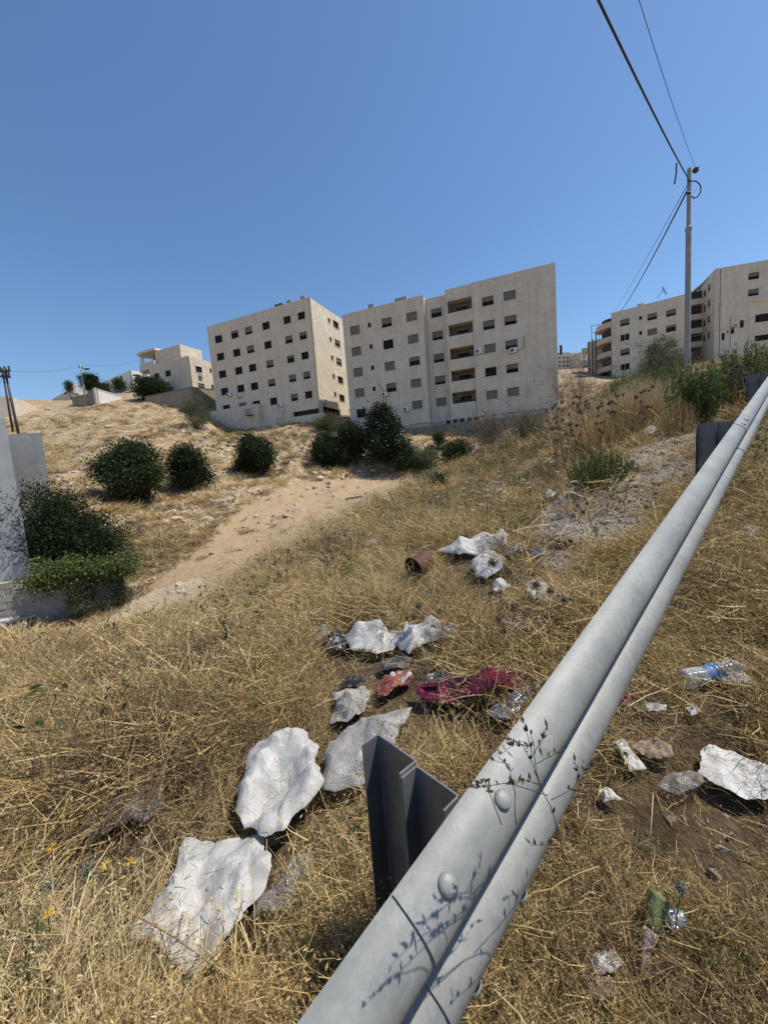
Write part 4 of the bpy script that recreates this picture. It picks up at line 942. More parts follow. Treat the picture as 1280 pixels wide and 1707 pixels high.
def scatter(name, coll, P, rot, scl, idx, label=None):
    # one object of ground cover: points carrying rotation, size and kind, instanced by geometry nodes
    me = bpy.data.meshes.new(name); me.vertices.add(len(P)); me.vertices.foreach_set('co', np.asarray(P, np.float32).ravel())
    a = me.attributes.new('rot', 'FLOAT_VECTOR', 'POINT'); a.data.foreach_set('vector', np.asarray(rot, np.float32).ravel())
    a = me.attributes.new('scl', 'FLOAT', 'POINT'); a.data.foreach_set('value', np.asarray(scl, np.float32))
    a = me.attributes.new('idx', 'INT', 'POINT'); a.data.foreach_set('value', np.asarray(idx, np.int32))
    o = bpy.data.objects.new(name, me); COL.objects.link(o); o['kind'] = 'stuff'
    g = bpy.data.node_groups.new(name, 'GeometryNodeTree')
    g.interface.new_socket('Geometry', in_out='INPUT', socket_type='NodeSocketGeometry'); g.interface.new_socket('Geometry', in_out='OUTPUT', socket_type='NodeSocketGeometry')
    N = g.nodes; gi = N.new('NodeGroupInput'); go = N.new('NodeGroupOutput'); ins = N.new('GeometryNodeInstanceOnPoints'); ci = N.new('GeometryNodeCollectionInfo')
    ci.inputs['Collection'].default_value = coll; ci.inputs['Separate Children'].default_value = True; ci.inputs['Reset Children'].default_value = True
    def attr(nm, ty):
        x = N.new('GeometryNodeInputNamedAttribute'); x.data_type = ty; x.inputs['Name'].default_value = nm
        return next(s for s in x.outputs if s.enabled and s.name == 'Attribute')
    L_ = g.links; L_.new(gi.outputs[0], ins.inputs['Points']); L_.new(ci.outputs[0], ins.inputs['Instance']); ins.inputs['Pick Instance'].default_value = True
    L_.new(attr('idx', 'INT'), ins.inputs['Instance Index']); e = N.new('FunctionNodeEulerToRotation'); L_.new(attr('rot', 'FLOAT_VECTOR'), e.inputs[0]); L_.new(e.outputs[0], ins.inputs['Rotation'])
    L_.new(attr('scl', 'FLOAT'), ins.inputs['Scale']); L_.new(ins.outputs[0], go.inputs[0])
    md = o.modifiers.new('scatter', 'NODES'); md.node_group = g
    if label: o['label'] = label
    return o
def polar(n, r0, r1, th0=-56, th1=60):
    th = np.radians(RNG.uniform(th0, th1, n)); r = np.exp(RNG.uniform(math.log(r0), math.log(r1), n)); return r * np.sin(th), r * np.cos(th), r

# ------------------------------------------------------------------ litter: crumpled films made by a small cloth solver
def crumple(poly, n=34, over=1.22, puff=.10, iters=140, seed=0, stiff=.5, floor=None):
    # poly: (x, y) outline around its own centre. A sheet larger than its outline is pressed into it and buckles into folds.
    rg = np.random.default_rng(seed); P2 = np.array(poly); c = P2.mean(0)
    ang = np.arctan2(P2[:, 1] - c[1], P2[:, 0] - c[0])
    g = np.linspace(-1, 1, n); A, Bq = np.meshgrid(g, g, indexing='ij')
    # square to disc
    A[1:-1, 1:-1] += rg.normal(0, .30, (n - 2, n - 2)) * 2 / n; Bq[1:-1, 1:-1] += rg.normal(0, .30, (n - 2, n - 2)) * 2 / n; A, Bq = A.clip(-1, 1), Bq.clip(-1, 1)
    x = A * np.sqrt(1 - Bq ** 2 / 2); y = Bq * np.sqrt(1 - A ** 2 / 2); rr = np.hypot(x, y); th = np.arctan2(y, x)
    # outline radius by casting against polygon edges
    R = np.full(th.shape, 1e-3); m = len(P2)
    for i in range(m):
        p, q = P2[i] - c, P2[(i + 1) % m] - c; e = q - p; dx, dy = np.cos(th), np.sin(th); den = dx * e[1] - dy * e[0]
        with np.errstate(divide='ignore', invalid='ignore'):
            t = (p[0] * e[1] - p[1] * e[0]) / den; s_ = np.where(np.abs(e[0]) > np.abs(e[1]), (t * dx - p[0]) / (e[0] if abs(e[0]) > 1e-9 else 1e-9), (t * dy - p[1]) / (e[1] if abs(e[1]) > 1e-9 else 1e-9))
        ok = (t > 0) & (s_ >= -1e-3) & (s_ <= 1.001) & np.isfinite(t); R = np.where(ok, np.maximum(R, t), R)
    R = R * (1 + .10 * fbm(np.cos(th) * 3.1 + seed, np.sin(th) * 3.1, seed + 60, 4) + .05 * fbm(np.cos(th) * 11, np.sin(th) * 11 + seed, seed + 61, 2))
    size = math.sqrt(np.ptp(P2[:, 0]) * np.ptp(P2[:, 1])) + 1e-6
    X = np.stack([c[0] + rr * R * np.cos(th), c[1] + rr * R * np.sin(th), np.zeros_like(x)], -1)
    dome = puff * size * (1 - rr ** 2).clip(0) ** .55
    # straight sharp folds: a sum of |distance to a random line| bends the sheet into flat facets, at two sizes
    px, py = X[..., 0] / size, X[..., 1] / size; z = np.zeros_like(px)
    wx = px + .05 * fbm(px * 3 + seed, py * 3, seed + 2, 2); wy = py + .05 * fbm(px * 3, py * 3 + seed, seed + 3, 2)
    for (cnt, am, ms) in ((10, .05, 0), (26, .62, 1), (46, .60, 2)):
        acc = np.zeros_like(px)
        for k in range(cnt):
            q = rg.uniform(0, math.pi); c_ = rg.uniform(-.45, .45); d_ = wx * math.cos(q) + wy * math.sin(q) - c_
            wd = (.5, .17, .08)[ms] * rg.uniform(.6, 1.5); m_ = 1.0
            if ms:        # short folds only live near a point on the line
                e_ = -wx * math.sin(q) + wy * math.cos(q) - rg.uniform(-.45, .45); m_ = np.clip(1 - np.abs(e_) / (wd * rg.uniform(1.2, 2.6)), 0, 1)
            acc += rg.choice([-1, 1], p=[.4, .6]) * np.maximum(0, wd - np.abs(d_)) * m_
        z += am * acc
    z *= (over - .9) * 3.4
    ruff = fbm(th * 1.6 + seed, np.zeros_like(th), seed + 40, 3) * rr ** 3
    z = z + .26 * np.maximum(ruff, -.05)
    X[..., 2] = dome * .30 + .64 * size * (z - np.percentile(z, 12)) * (1 - .45 * rr ** 5) + .012 * size
    sh = size * .05 * rr[..., None] ** 2
    X[..., 0] += sh[..., 0] * fbm(px * 5 + 3, py * 5, seed + 21, 2); X[..., 1] += sh[..., 0] * fbm(px * 5, py * 5 + 8, seed + 22, 2)
    X[..., 2] = np.maximum(X[..., 2], .006 * size)
    return X
def filmmat(name, col, transl=.3, rough=.4, spec=.4, alpha=1.0, dirt=.25, crease=.5, tintcol=(.32, .24, .15), metal=0):
    m, n, out = newmat(name); c = coords(n); f = tex(n, 'NOISE', 7, 6, .65, c); f2 = mth(n, 'ABSOLUTE', mth(n, 'SUBTRACT', tex(n, 'NOISE', 9, 3, .5, c, .6), .5)); f3 = mth(n, 'ABSOLUTE', mth(n, 'SUBTRACT', tex(n, 'NOISE', 24, 4, .55, c, 1.0), .5))
    cc = mix(n, mth(n, 'MULTIPLY', ramp(n, f, [(.52, (0, 0, 0)), (.75, (1, 1, 1))]), dirt), col, tintcol)
    nm = bump(n, mth(n, 'ADD', f2, mth(n, 'MULTIPLY', f3, .5)), crease, .035)
    p = n.nodes.new('ShaderNodeBsdfPrincipled'); n.links.new(cc, p.inputs['Base Color']); p.inputs['Roughness'].default_value = rough; p.inputs['Specular IOR Level'].default_value = spec; p.inputs['Metallic'].default_value = metal; n.links.new(nm, p.inputs['Normal'])
    t = n.nodes.new('ShaderNodeBsdfTranslucent'); n.links.new(cc, t.inputs[0]); n.links.new(nm, t.inputs[1])
    mx = n.nodes.new('ShaderNodeMixShader'); mx.inputs[0].default_value = transl; n.links.new(p.outputs[0], mx.inputs[1]); n.links.new(t.outputs[0], mx.inputs[2]); sh = mx.outputs[0]
    if alpha < 1:
        tr = n.nodes.new('ShaderNodeBsdfTransparent'); m2 = n.nodes.new('ShaderNodeMixShader'); fa = ramp(n, f, [(.35, (alpha - .18,) * 3), (.65, (min(1, alpha + .2),) * 3)])
        n.links.new(fa, m2.inputs[0]); n.links.new(tr.outputs[0], m2.inputs[1]); n.links.new(sh, m2.inputs[2]); sh = m2.outputs[0]
    n.links.new(sh, out.inputs[0]); return m
FM = {'white': filmmat('white_plastic_film', (.60, .58, .54), .32, .42, .3, dirt=.3, crease=.12), 'white2': filmmat('dirty_white_plastic', (.56, .53, .485), .25, .4, .35, dirt=.55, crease=.2),
      'translucent': filmmat('milky_translucent_film', (.52, .50, .47), .35, .3, .5, .72, .35), 'clear': filmmat('clear_film', (.42, .39, .36), .3, .22, .6, .38, .4),
      'black': filmmat('black_plastic_film', (.03, .028, .027), .05, .28, .6, dirt=.3), 'grey': filmmat('grey_cloth', (.34, .315, .28), .12, .8, .15, dirt=.6),
      'greydark': filmmat('dark_grey_plastic', (.11, .095, .085), .08, .4, .5, dirt=.5), 'magenta': filmmat('magenta_foil', (.17, .008, .042), .12, .28, .7, dirt=.2, crease=.22, metal=.3),
      'mauve': filmmat('brown_mauve_film', (.16, .115, .105), .15, .25, .7, dirt=.35, crease=.3), 'silver': filmmat('silvery_blue_film', (.33, .36, .42), .15, .24, .7, .9, .2, .3, metal=.3),
      'red': filmmat('red_printed_film', (.27, .075, .055), .2, .35, .5, dirt=.4), 'paper': filmmat('crumpled_paper', (.56, .535, .49), .15, .85, .1, dirt=.35), 'kraft': filmmat('brown_paper', (.30, .225, .16), .1, .85, .1, dirt=.5),
      'blue': filmmat('blue_film', (.03, .13, .42), .2, .3, .5, dirt=.2), 'dirtypaper': filmmat('grey_wet_paper', (.30, .27, .235), .1, .85, .1, dirt=.7)}
LITTER = [  # outline in photo pixels, material, puff, oversize, squash along the view, name, label, category
 ([(310,1424),(440,1420),(458,1480),(430,1540),(390,1600),(350,1640),(318,1652),(285,1615),(255,1610),(216,1600),(228,1575),(285,1520),(300,1470)], 'white', .13, 1.2, .95, 'plastic_bag', 'opened out white plastic bag nearest the camera with dry twigs lying across it', 'plastic bag'),
 ([(420,1275),(450,1252),(500,1248),(535,1262),(530,1300),(540,1345),(515,1380),(480,1420),(455,1436),(410,1415),(402,1390),(410,1330)], 'white', .17, 1.2, .9, 'plastic_bag', 'upright crumpled white plastic bag just left of the translucent bag', 'plastic bag'),
 ([(540,1300),(550,1255),(580,1225),(620,1207),(665,1190),(690,1190),(665,1235),(650,1280),(610,1330),(560,1345),(528,1335)], 'translucent', .20, 1.12, .85, 'plastic_bag', 'milky translucent bag behind the nearest guardrail post', 'plastic bag'),
 ([(490,1445),(525,1440),(525,1500),(500,1530),(455,1545),(420,1560),(440,1520),(480,1490)], 'clear', .10, 1.15, .95, 'plastic_film', 'strip of clear film between the two big white bags', 'plastic film'),
 ([(170,1345),(260,1325),(282,1350),(250,1388),(200,1402),(140,1418),(150,1385)], 'clear', .2, 1.15, .95, 'plastic_film', 'sheet of clear dusty film under straw left of the upright white bag', 'plastic film'),
 ([(578,1050),(600,1035),(635,1031),(650,1060),(668,1080),(660,1096),(625,1100),(590,1088)], 'white', .26, 1.15, .6, 'plastic_bag', 'rounded puffed white bag beside the black bundle', 'plastic bag'),
 ([(650,1035),(670,1058),(700,1042),(735,1043),(745,1060),(775,1055),(765,1078),(735,1082),(705,1086),(682,1112),(660,1085)], 'white', .18, 1.2, .65, 'plastic_bag', 'torn white bag with a pointed corner and long trailing side, right of the puffed bag', 'plastic bag'),
 ([(525,1050),(545,1045),(560,1055),(542,1075),(525,1080)], 'white2', .22, 1.15, .65, 'plastic_bag', 'small dirty white scrap of bag at the left end of the white bag row', 'plastic bag'),
 ([(535,1080),(545,1060),(570,1058),(584,1075),(580,1092),(552,1095)], 'black', .26, 1.15, .65, 'plastic_bundle', 'shiny black plastic bundle tucked against the puffed white bag', 'plastic bundle'),
 ([(555,1160),(580,1150),(608,1150),(618,1170),(608,1202),(585,1217),(550,1217),(562,1185)], 'grey', .22, 1.2, .75, 'rag', 'crumpled grey rag lying below the black film scrap', 'rag'),
 ([(566,1145),(580,1131),(608,1135),(614,1150),(590,1156),(570,1160)], 'black', .2, 1.15, .65, 'plastic_film', 'black film scrap at the top of the grey rag', 'plastic film'),
 ([(630,1140),(655,1125),(685,1122),(690,1140),(662,1160),(642,1178),(628,1172)], 'red', .2, 1.2, .7, 'food_wrapper', 'faded red wrapper left of the magenta foil', 'wrapper'),
 ([(650,1132),(684,1123),(690,1140),(664,1158),(648,1150)], 'white2', .24, 1.15, .7, 'paper_scrap', 'white scrap lying on the faded red wrapper', 'scrap'),
 ([(690,1143),(720,1148),(760,1160),(810,1150),(850,1143),(880,1118),(892,1140),(865,1160),(848,1188),(800,1203),(750,1190),(712,1172)], 'magenta', .15, 1.22, .75, 'foil_bag', 'shiny magenta foil bag beside the rail', 'foil bag'),
 ([(703,1130),(735,1118),(775,1132),(802,1147),(790,1160),(750,1163),(715,1150)], 'mauve', .22, 1.15, .65, 'plastic_bag', 'glossy brownish mauve bag on the upper edge of the magenta foil', 'plastic bag'),
 ([(812,1200),(850,1165),(880,1145),(905,1138),(893,1162),(868,1202),(840,1224)], 'silver', .16, 1.2, .8, 'plastic_film', 'silvery blue film between the magenta foil and the rail', 'plastic film'),
 ([(632,1112),(660,1096),(688,1105),(682,1126),(645,1128)], 'greydark', .22, 1.15, .65, 'plastic_bag', 'flattened dark grey bag in the grass under the white bag row', 'plastic bag'),
 ([(738,915),(770,898),(800,895),(818,886),(852,905),(840,926),(800,930),(765,936)], 'white2', .2, 1.18, .6, 'plastic_bag', 'wide pale grey bag at the top of the upper litter heap', 'plastic bag'),
 ([(785,945),(795,925),(820,915),(840,935),(836,960),(815,976),(792,968)], 'white', .26, 1.15, .6, 'plastic_bag', 'round knotted white bag with a thistle head in front of it', 'plastic bag'),
 ([(822,975),(835,966),(852,985),(840,998),(822,998)], 'white2', .24, 1.15, .65, 'plastic_bag', 'small white bag below the round knotted bag', 'plastic bag'),
 ([(820,984),(833,980),(838,994),(824,998)], 'blue', .2, 1.15, .7, 'food_wrapper', 'small bright blue wrapper touching the small white bag', 'wrapper'),
 ([(880,965),(893,960),(906,975),(926,1000),(931,1012),(912,1018),(890,1005),(878,985)], 'white', .2, 1.18, .65, 'plastic_bag', 'slim white bag lying alone right of the round knotted bag', 'plastic bag'),
 ([(845,918),(860,905),(874,920),(870,932),(845,936)], 'silver', .2, 1.18, .6, 'food_wrapper', 'silver wrapper at the right end of the wide pale grey bag', 'wrapper'),
 ([(880,926),(905,917),(909,930),(886,938)], 'blue', .2, 1.15, .6, 'food_wrapper', 'dark blue wrapper right of the silver wrapper', 'wrapper'),
 ([(908,892),(930,880),(957,882),(977,900),(970,913),(930,916)], 'dirtypaper', .24, 1.18, .6, 'rag', 'frayed greyish rag on the rubble above the slim white bag', 'rag'),
 ([(832,1047),(860,1033),(888,1045),(878,1066),(845,1064)], 'dirtypaper', .18, 1.2, .65, 'paper_scrap', 'torn grey paper among thistles beside the rail', 'paper'),
 ([(1020,1250),(1040,1243),(1052,1268),(1077,1298),(1050,1304),(1038,1280)], 'paper', .22, 1.2, .9, 'tissue', 'twisted white tissue under the rail beside brown paper', 'tissue'),
 ([(1052,1262),(1085,1243),(1120,1260),(1124,1282),(1080,1288)], 'kraft', .14, 1.18, .85, 'paper_scrap', 'folded brown paper right of the twisted tissue', 'paper'),
 ([(998,1335),(1010,1323),(1037,1350),(1006,1357)], 'paper', .26, 1.2, .85, 'tissue', 'little ball of white tissue closest to the rail edge', 'tissue'),
 ([(1092,1332),(1120,1303),(1166,1298),(1172,1326),(1130,1348)], 'clear', .16, 1.18, .85, 'plastic_film', 'crinkled clear wrap left of the speckled white sheet', 'plastic film'),
 ([(1020,1187),(1040,1160),(1058,1180),(1042,1192)], 'magenta', .2, 1.15, .8, 'plastic_film', 'dark red film scrap poking out right of the rail', 'plastic film'),
 ([(1142,1193),(1155,1184),(1171,1200),(1150,1209)], 'paper', .3, 1.15, .8, 'tissue', 'small white tissue lump below the blue bottle', 'tissue'),
 ([(1072,1188),(1110,1189),(1110,1200),(1080,1203)], 'white2', .16, 1.15, .85, 'plastic_film', 'thin whitish film strip left of the tissue lump below the bottle', 'plastic film'),
 ([(1192,1143),(1235,1128),(1277,1160),(1245,1167),(1200,1153)], 'paper', .18, 1.2, .8, 'paper_scrap', 'crumpled white paper pressed against the blue labelled bottle', 'paper'),
 ([(1236,882),(1255,876),(1268,895),(1248,904)], 'white', .2, 1.18, .6, 'plastic_film', 'small white wrap alone on the grey shoulder at the right', 'plastic film'),
 ([(1068,722),(1085,706),(1097,722),(1078,730)], 'paper', .3, 1.15, .5, 'paper_scrap', 'white paper on the rubble left of the second rail post', 'paper'),
 ([(905,830),(915,815),(928,825),(918,836)], 'paper', .3, 1.15, .5, 'paper_scrap', 'little white scrap below the low green bush', 'paper'),
 ([(1105,1530),(1138,1538),(1145,1562),(1122,1578),(1108,1560)], 'silver', .22, 1.2, .9, 'foil_scrap', 'crushed silver foil beside the green cone wrapper', 'foil'),
 ([(985,1612),(1020,1598),(1040,1624),(1018,1650),(990,1648)], 'paper', .26, 1.2, .85, 'paper_cup', 'squashed cream paper cup near the bottom right corner', 'cup'),
 ([(980,1645),(1020,1648),(1035,1680),(1000,1695),(978,1680)], 'kraft', .18, 1.18, .85, 'paper_scrap', 'dark brown paper below the squashed cream cup', 'paper'),
 ([(312,1185),(330,1165),(348,1180),(340,1200),(318,1205)], 'dirtypaper', .2, 1.2, .8, 'paper_scrap', 'small grey scrap deep in the brown grass on the bank', 'paper'),
 ([(400,1405),(455,1395),(470,1420),(440,1440),(400,1428)], 'clear', .12, 1.15, .9, 'plastic_film', 'smoky film peeping out behind the nearest white bag', 'plastic film'),
]
CLEAR = []
for l in LITTER:
    q_ = np.array(l[0], float); c_ = q_.mean(0); e_ = 1.08 if np.ptp(q_[:, 0]) > 60 else 1.25; CLEAR.append([tuple(p) for p in c_ + (q_ - c_) * e_])
CLEAR += [[(1125,1165),(1130,1112),(1235,1090),(1250,1125),(1180,1165)], [(672,980),(678,915),(725,912),(722,975)], [(1165,1265),(1180,1250),(1290,1280),(1290,1370),(1230,1368),(1170,1330)], [(1050,1640),(1080,1540),(1115,1535),(1080,1640)]]
for cx_, cy_ in ((218,1440),(177,1444),(86,1415),(80,1527),(85,1478),(148,1452),(422,1610)): CLEAR.append([(cx_ + 20 * math.cos(q), cy_ + 8 + 26 * math.sin(q)) for q in np.linspace(0, 5.6, 8)])
def litter(i, poly, mat, puff, over, sq, name, label, cat):
    G = np.array([onground(u, v) for u, v in poly]); near = G[np.argmin(np.hypot(G[:, 0], G[:, 1]))]
    vd = near[:2] / np.linalg.norm(near[:2]); q = (G[:, :2] - near[:2]) @ vd
    P2 = G[:, :2] - np.outer(q * (1 - sq), vd); c = P2.mean(0); size = np.ptp(P2, axis=0).max()
    n_ = 58 if size > .3 and i < 3 else (44 if size > .28 else (32 if size > .12 else 20))
    X = crumple((P2 - c).tolist(), n_, over, puff, 130, i * 7 + 3)
    gx = gz(X[..., 0] + c[0], X[..., 1] + c[1]); z0 = g1(*c); lift = .04 + .045 * min(size, .6)
    X[..., 2] += gx - z0 + lift
    k = X.shape[0]; idx = np.arange(k * k).reshape(k, k); a_, b_, c_, d_ = idx[:-1, :-1], idx[1:, :-1], idx[1:, 1:], idx[:-1, 1:]; fl = RNG.random(a_.shape) < .5
    F = np.concatenate([np.stack([a_, b_, np.where(fl, c_, d_)], -1).reshape(-1, 3), np.stack([np.where(fl, a_, b_), c_, d_], -1).reshape(-1, 3)])
    o = mesh(name, X.reshape(-1, 3), F, FM[mat], False, None, (c[0], c[1], z0))
    so_ = o.modifiers.new('film', 'SOLIDIFY'); so_.thickness = .0012
    return tag(o, label, cat)
for i, l in enumerate(LITTER): litter(i, *l)

# ------------------------------------------------------------------ other litter: bottle, pail, board, cone wrapper, timber
m, n, out = newmat('clear_bottle_plastic'); p = bsdf(n, out, (.80, .85, .88), .12, 0, bump(n, tex(n, 'NOISE', 30, 3, .5, coords(n)), .3, .004), .6, .0)
tr = n.nodes.new('ShaderNodeBsdfTransparent'); tr.inputs[0].default_value = (.93, .96, .98, 1); mx = n.nodes.new('ShaderNodeMixShader'); lw = n.nodes.new('ShaderNodeLayerWeight'); lw.inputs[0].default_value = .35
n.links.new(mth(n, 'ADD', mth(n, 'MULTIPLY', lw.outputs[1], .6), .12), mx.inputs[0]); n.links.new(tr.outputs[0], mx.inputs[1]); n.links.new(p.outputs[0], mx.inputs[2]); n.links.new(mx.outputs[0], out.inputs[0]); M['pet'] = m
M['label'] = plain('blue_bottle_label', (.05, .18, .42), .35, var=.35, scale=18, bmp=.3)
g0 = onground(1136, 1150); g1v = onground(1243, 1126); ax = Vector(g1v - g0); Lb = ax.length; ax.normalize()
g0 = g0 + np.array([0, 0, .05]); bo = empty('plastic_bottle', tuple(g0), 0, 'clear crumpled plastic bottle with a blue label lying on the road shoulder', 'bottle')
bo.rotation_mode = 'QUATERNION'; bo.rotation_quaternion = ax.to_track_quat('Z', 'X')
rb = .042
prof = [(.002, .012), (rb * .6, .004), (rb * .92, 0), (rb, .012)]
z = .02
while z < Lb * .72: prof += [(rb, z), (rb * .955, z + .006), (rb, z + .012)]; z += .016
prof += [(rb * .95, Lb * .78), (rb * .62, Lb * .88), (.016, Lb * .94), (.014, Lb * .95), (.014, Lb * .965)]
mb = MB(); mb.lathe(prof, 28)
for i, v in enumerate(mb.V):
    t = v[2] / Lb; s_ = 1 - .16 * math.exp(-((t - .30) / .12) ** 2); mb.V[i] = (v[0] * s_, v[1] * (1.04 - .18 * math.exp(-((t - .42) / .1) ** 2)), v[2] + .012 * v[0] / rb * math.sin(t * 9))
mb.obj('bottle_body', M['pet'], bo, True)
mb = MB(); mb.lathe([(rb * 1.012, Lb * .34), (rb * .99, Lb * .40), (rb * 1.015, Lb * .46), (rb * .99, Lb * .52), (rb * 1.012, Lb * .58)], 28)
for i, v in enumerate(mb.V):
    t = v[2] / Lb; s_ = 1 - .16 * math.exp(-((t - .30) / .12) ** 2); mb.V[i] = (v[0] * s_, v[1] * (1.04 - .18 * math.exp(-((t - .42) / .1) ** 2)), v[2] + .012 * v[0] / rb * math.sin(t * 9))
mb.obj('label_band', M['label'], bo, True)
mb = MB(); mb.lathe([(.0005, Lb * .998), (.0165, Lb * .995), (.0168, Lb * .96), (.0150, Lb * .958)], 18); mb.obj('bottle_cap', plain('white_cap', (.62, .66, .7), .4, bmp=0), bo, True)
# brown pail lying on its side
g0 = onground(690, 966); pm = plain('rusty_brown_pail', (.095, .036, .026), .7, var=.4, scale=12, bmp=.5)
pa_ = empty('pail', tuple(g0 + np.array([0, 0, .12])), 0, 'tipped over rusty brown pail in the grass left of the round knotted bag', 'pail')
pa_.rotation_mode = 'QUATERNION'; pa_.rotation_quaternion = Vector((.72, .62, .18)).to_track_quat('Z', 'X')
mb = MB(); mb.lathe([(.118, 0), (.126, .0), (.128, .012), (.118, .014), (.098, .23), (.09, .235), (.001, .235), (.001, .228), (.09, .228), (.092, .22), (.112, .014), (.118, 0)], 28); mb.obj('pail_body', pm, pa_, True).modifiers.new('e', 'EDGE_SPLIT')
mb = MB(); mb.tube([(.124 * math.cos(q), .124 * math.sin(q) , -.02 - .09 * math.sin((q - .2) / 2.75 * math.pi)) for q in np.linspace(.2, 2.95, 14)], .0035, 5); mb.obj('pail_handle', M['darkmetal'], pa_, True)
# thin speckled sheet with a dark turned up edge
m, n, out = newmat('speckled_white_board'); c_ = coords(n); f = tex(n, 'NOISE', 9, 7, .7, c_); f2 = tex(n, 'NOISE', 38, 6, .7, coords(n, 'Object', (1, .5, 1)))
bsdf(n, out, mix(n, ramp(n, f2, [(.58, (0, 0, 0)), (.66, (1, 1, 1))]), ramp(n, f, [(.3, (.40, .375, .34)), (.65, (.56, .54, .51))]), (.15, .115, .085)), .6, 0, bump(n, f2, .4, .01), .3); FM['sheet'] = m
bd = litter(2, [(1168, 1270), (1190, 1262), (1225, 1274), (1270, 1296), (1300, 1312), (1300, 1352), (1240, 1356), (1190, 1335), (1167, 1312)], 'sheet', .03, 1.06, .95, 'plastic_sheet', 'flat speckled white sheet lying at the right edge of the shoulder', 'plastic sheet')
# cone wrapper
g0 = onground(1064, 1640); tip = Vector(g0 + np.array([0, 0, .015])); mouth = Vector(onground(1098, 1545) + np.array([0, 0, .10])); ax = mouth - tip; Lc = ax.length
cw = empty('cone_wrapper', tuple(tip), 0, 'green topped paper cone wrapper leaning in the weeds near the bottom right', 'wrapper'); cw.rotation_mode = 'QUATERNION'; cw.rotation_quaternion = ax.to_track_quat('Z', 'X')
def cone(z0, z1, name, mat):
    mb = MB(); mb.lathe([(.003 + .040 * t, Lc * t) for t in np.linspace(z0, z1, 9)], 20)
    mb.V = [(x * (1.0 + .06 * math.sin(3 * math.atan2(y, x) + z * 40)), y * .62, z) for x, y, z in mb.V]; o = mb.obj(name, mat, cw, True); sm_ = o.modifiers.new('paper', 'SOLIDIFY'); sm_.thickness = .0012
cone(0, .56, 'cone_tip', filmmat('pinkish_white_paper', (.42, .34, .29), .15, .6, .2, dirt=.5)); cone(.565, 1, 'cone_top', filmmat('leaf_green_paper', (.20, .235, .09), .2, .5, .3, dirt=.3))
# timber, pipes and planks dumped by the garden wall
TIM = [((-30, 1066), (42, 1048), .06, .06, 'weathered board lying lowest of the timber by the garden wall'), ((8, 1047), (42, 1060), .05, .05, 'short crossing board on top of the dumped timber'),
       ((44, 1040), (46, 1076), .07, .05, 'short upright grey board standing against the dumped timber'), ((-20, 1030), (36, 1078), .05, .05, 'thin board angled down through the dumped timber'), ((-30, 1085), (20, 1078), .09, .05, 'wide grey plank at the very left bottom of the dumped timber'), ((60, 1058), (130, 1030), .04, .03, 'long thin slat trailing right from the dumped timber'), ((70, 1050), (118, 1040), .03, .04, 'second thin slat lying under the long slat by the weeds')]
for (a_, b_, w_, h_, lab) in TIM:
    A_ = onground(*a_) + [0, 0, .10]; B_ = onground(*b_) + [0, 0, .16]; d_ = Vector(B_ - A_); L_ = d_.length
    mb = MB(); mb.box(-h_ / 2, h_ / 2, -w_ / 2, w_ / 2, 0, L_); mb.V = [(x + random.uniform(-.006, .006), y + random.uniform(-.006, .006), z) for x, y, z in mb.V]
    o = mb.obj('timber_board', M['wood'], None, False, tuple(A_)); o.rotation_mode = 'QUATERNION'; o.rotation_quaternion = d_.to_track_quat('Z', 'X'); tag(o, lab, 'board', 'boards dumped by the garden wall')
for (a_, b_, r_, lab) in (((-30, 1050), (38, 1042), .09, 'fat white plastic pipe among the dumped boards'), ((30, 1046), (110, 1022), .045, 'long thin pale pipe lying along the foot of the garden wall')):
    A_ = onground(*a_) + [0, 0, .22]; B_ = onground(*b_) + [0, 0, .2]; mb = MB(); d_ = Vector(B_ - A_)
    mb.tube([(0, 0, 0), d_ * .5 + Vector((0, 0, -.03)), d_], r_, 12); tag(mb.obj('pipe', plain('aged_white_pipe', (.52, .50, .47), .5, var=.2), None, True, tuple(A_)), lab, 'pipe', 'pipes by the garden wall').modifiers.new('e', 'EDGE_SPLIT')
# plank on the dirt plot
A_ = onground(577, 833) + [0, 0, .05]; B_ = onground(603, 829) + [0, 0, .05]; mb = MB(); mb.tube([(0, 0, 0), Vector(B_ - A_)], .09, 4); tag(mb.obj('plank', M['wood'], None, False, tuple(A_)), 'short pale plank lying alone on the bare dirt plot', 'plank')

# ------------------------------------------------------------------ rocks
m, n, out = newmat('pale_limestone'); c_ = coords(n, 'Object'); f = tex(n, 'NOISE', 3, 8, .7, c_); f2 = tex(n, 'NOISE', 16, 7, .7, c_)
oi = n.nodes.new('ShaderNodeObjectInfo'); cc = ramp(n, f, [(.3, (.40, .32, .225)), (.55, (.53, .45, .345)), (.75, (.62, .55, .45))]); cc = mix(n, .35, cc, ramp(n, oi.outputs['Random'], [(0, (.62, .55, .46)), (1, (1, 1, 1))]), 'MULTIPLY')
bsdf(n, out, cc, .95, 0, bump(n, f2, .7, .05), .15); M['rock'] = m
def rock_mesh(seed, sub=2):
    import bmesh
    bm = bmesh.new(); bmesh.ops.create_icosphere(bm, subdivisions=sub, radius=1); rg = np.random.default_rng(seed)
    V = np.array([v.co[:] for v in bm.verts])
    for k in range(7):     # chop with planes for flat broken faces
        d = rg.normal(size=3); d /= np.linalg.norm(d); h = rg.uniform(.45, .8); q = V @ d - h; V = V - np.outer(np.maximum(q, 0), d)
    V *= rg.uniform(.75, 1.25, 3) * np.array([1.15, 1, .62]); V += rg.normal(0, .035, V.shape)
    for v, c in zip(bm.verts, V): v.co = c
    me = bpy.data.meshes.new('rock'); bm.to_mesh(me); bm.free(); me.materials.append(M['rock']); return me
ROCKM = [rock_mesh(i) for i in range(9)]
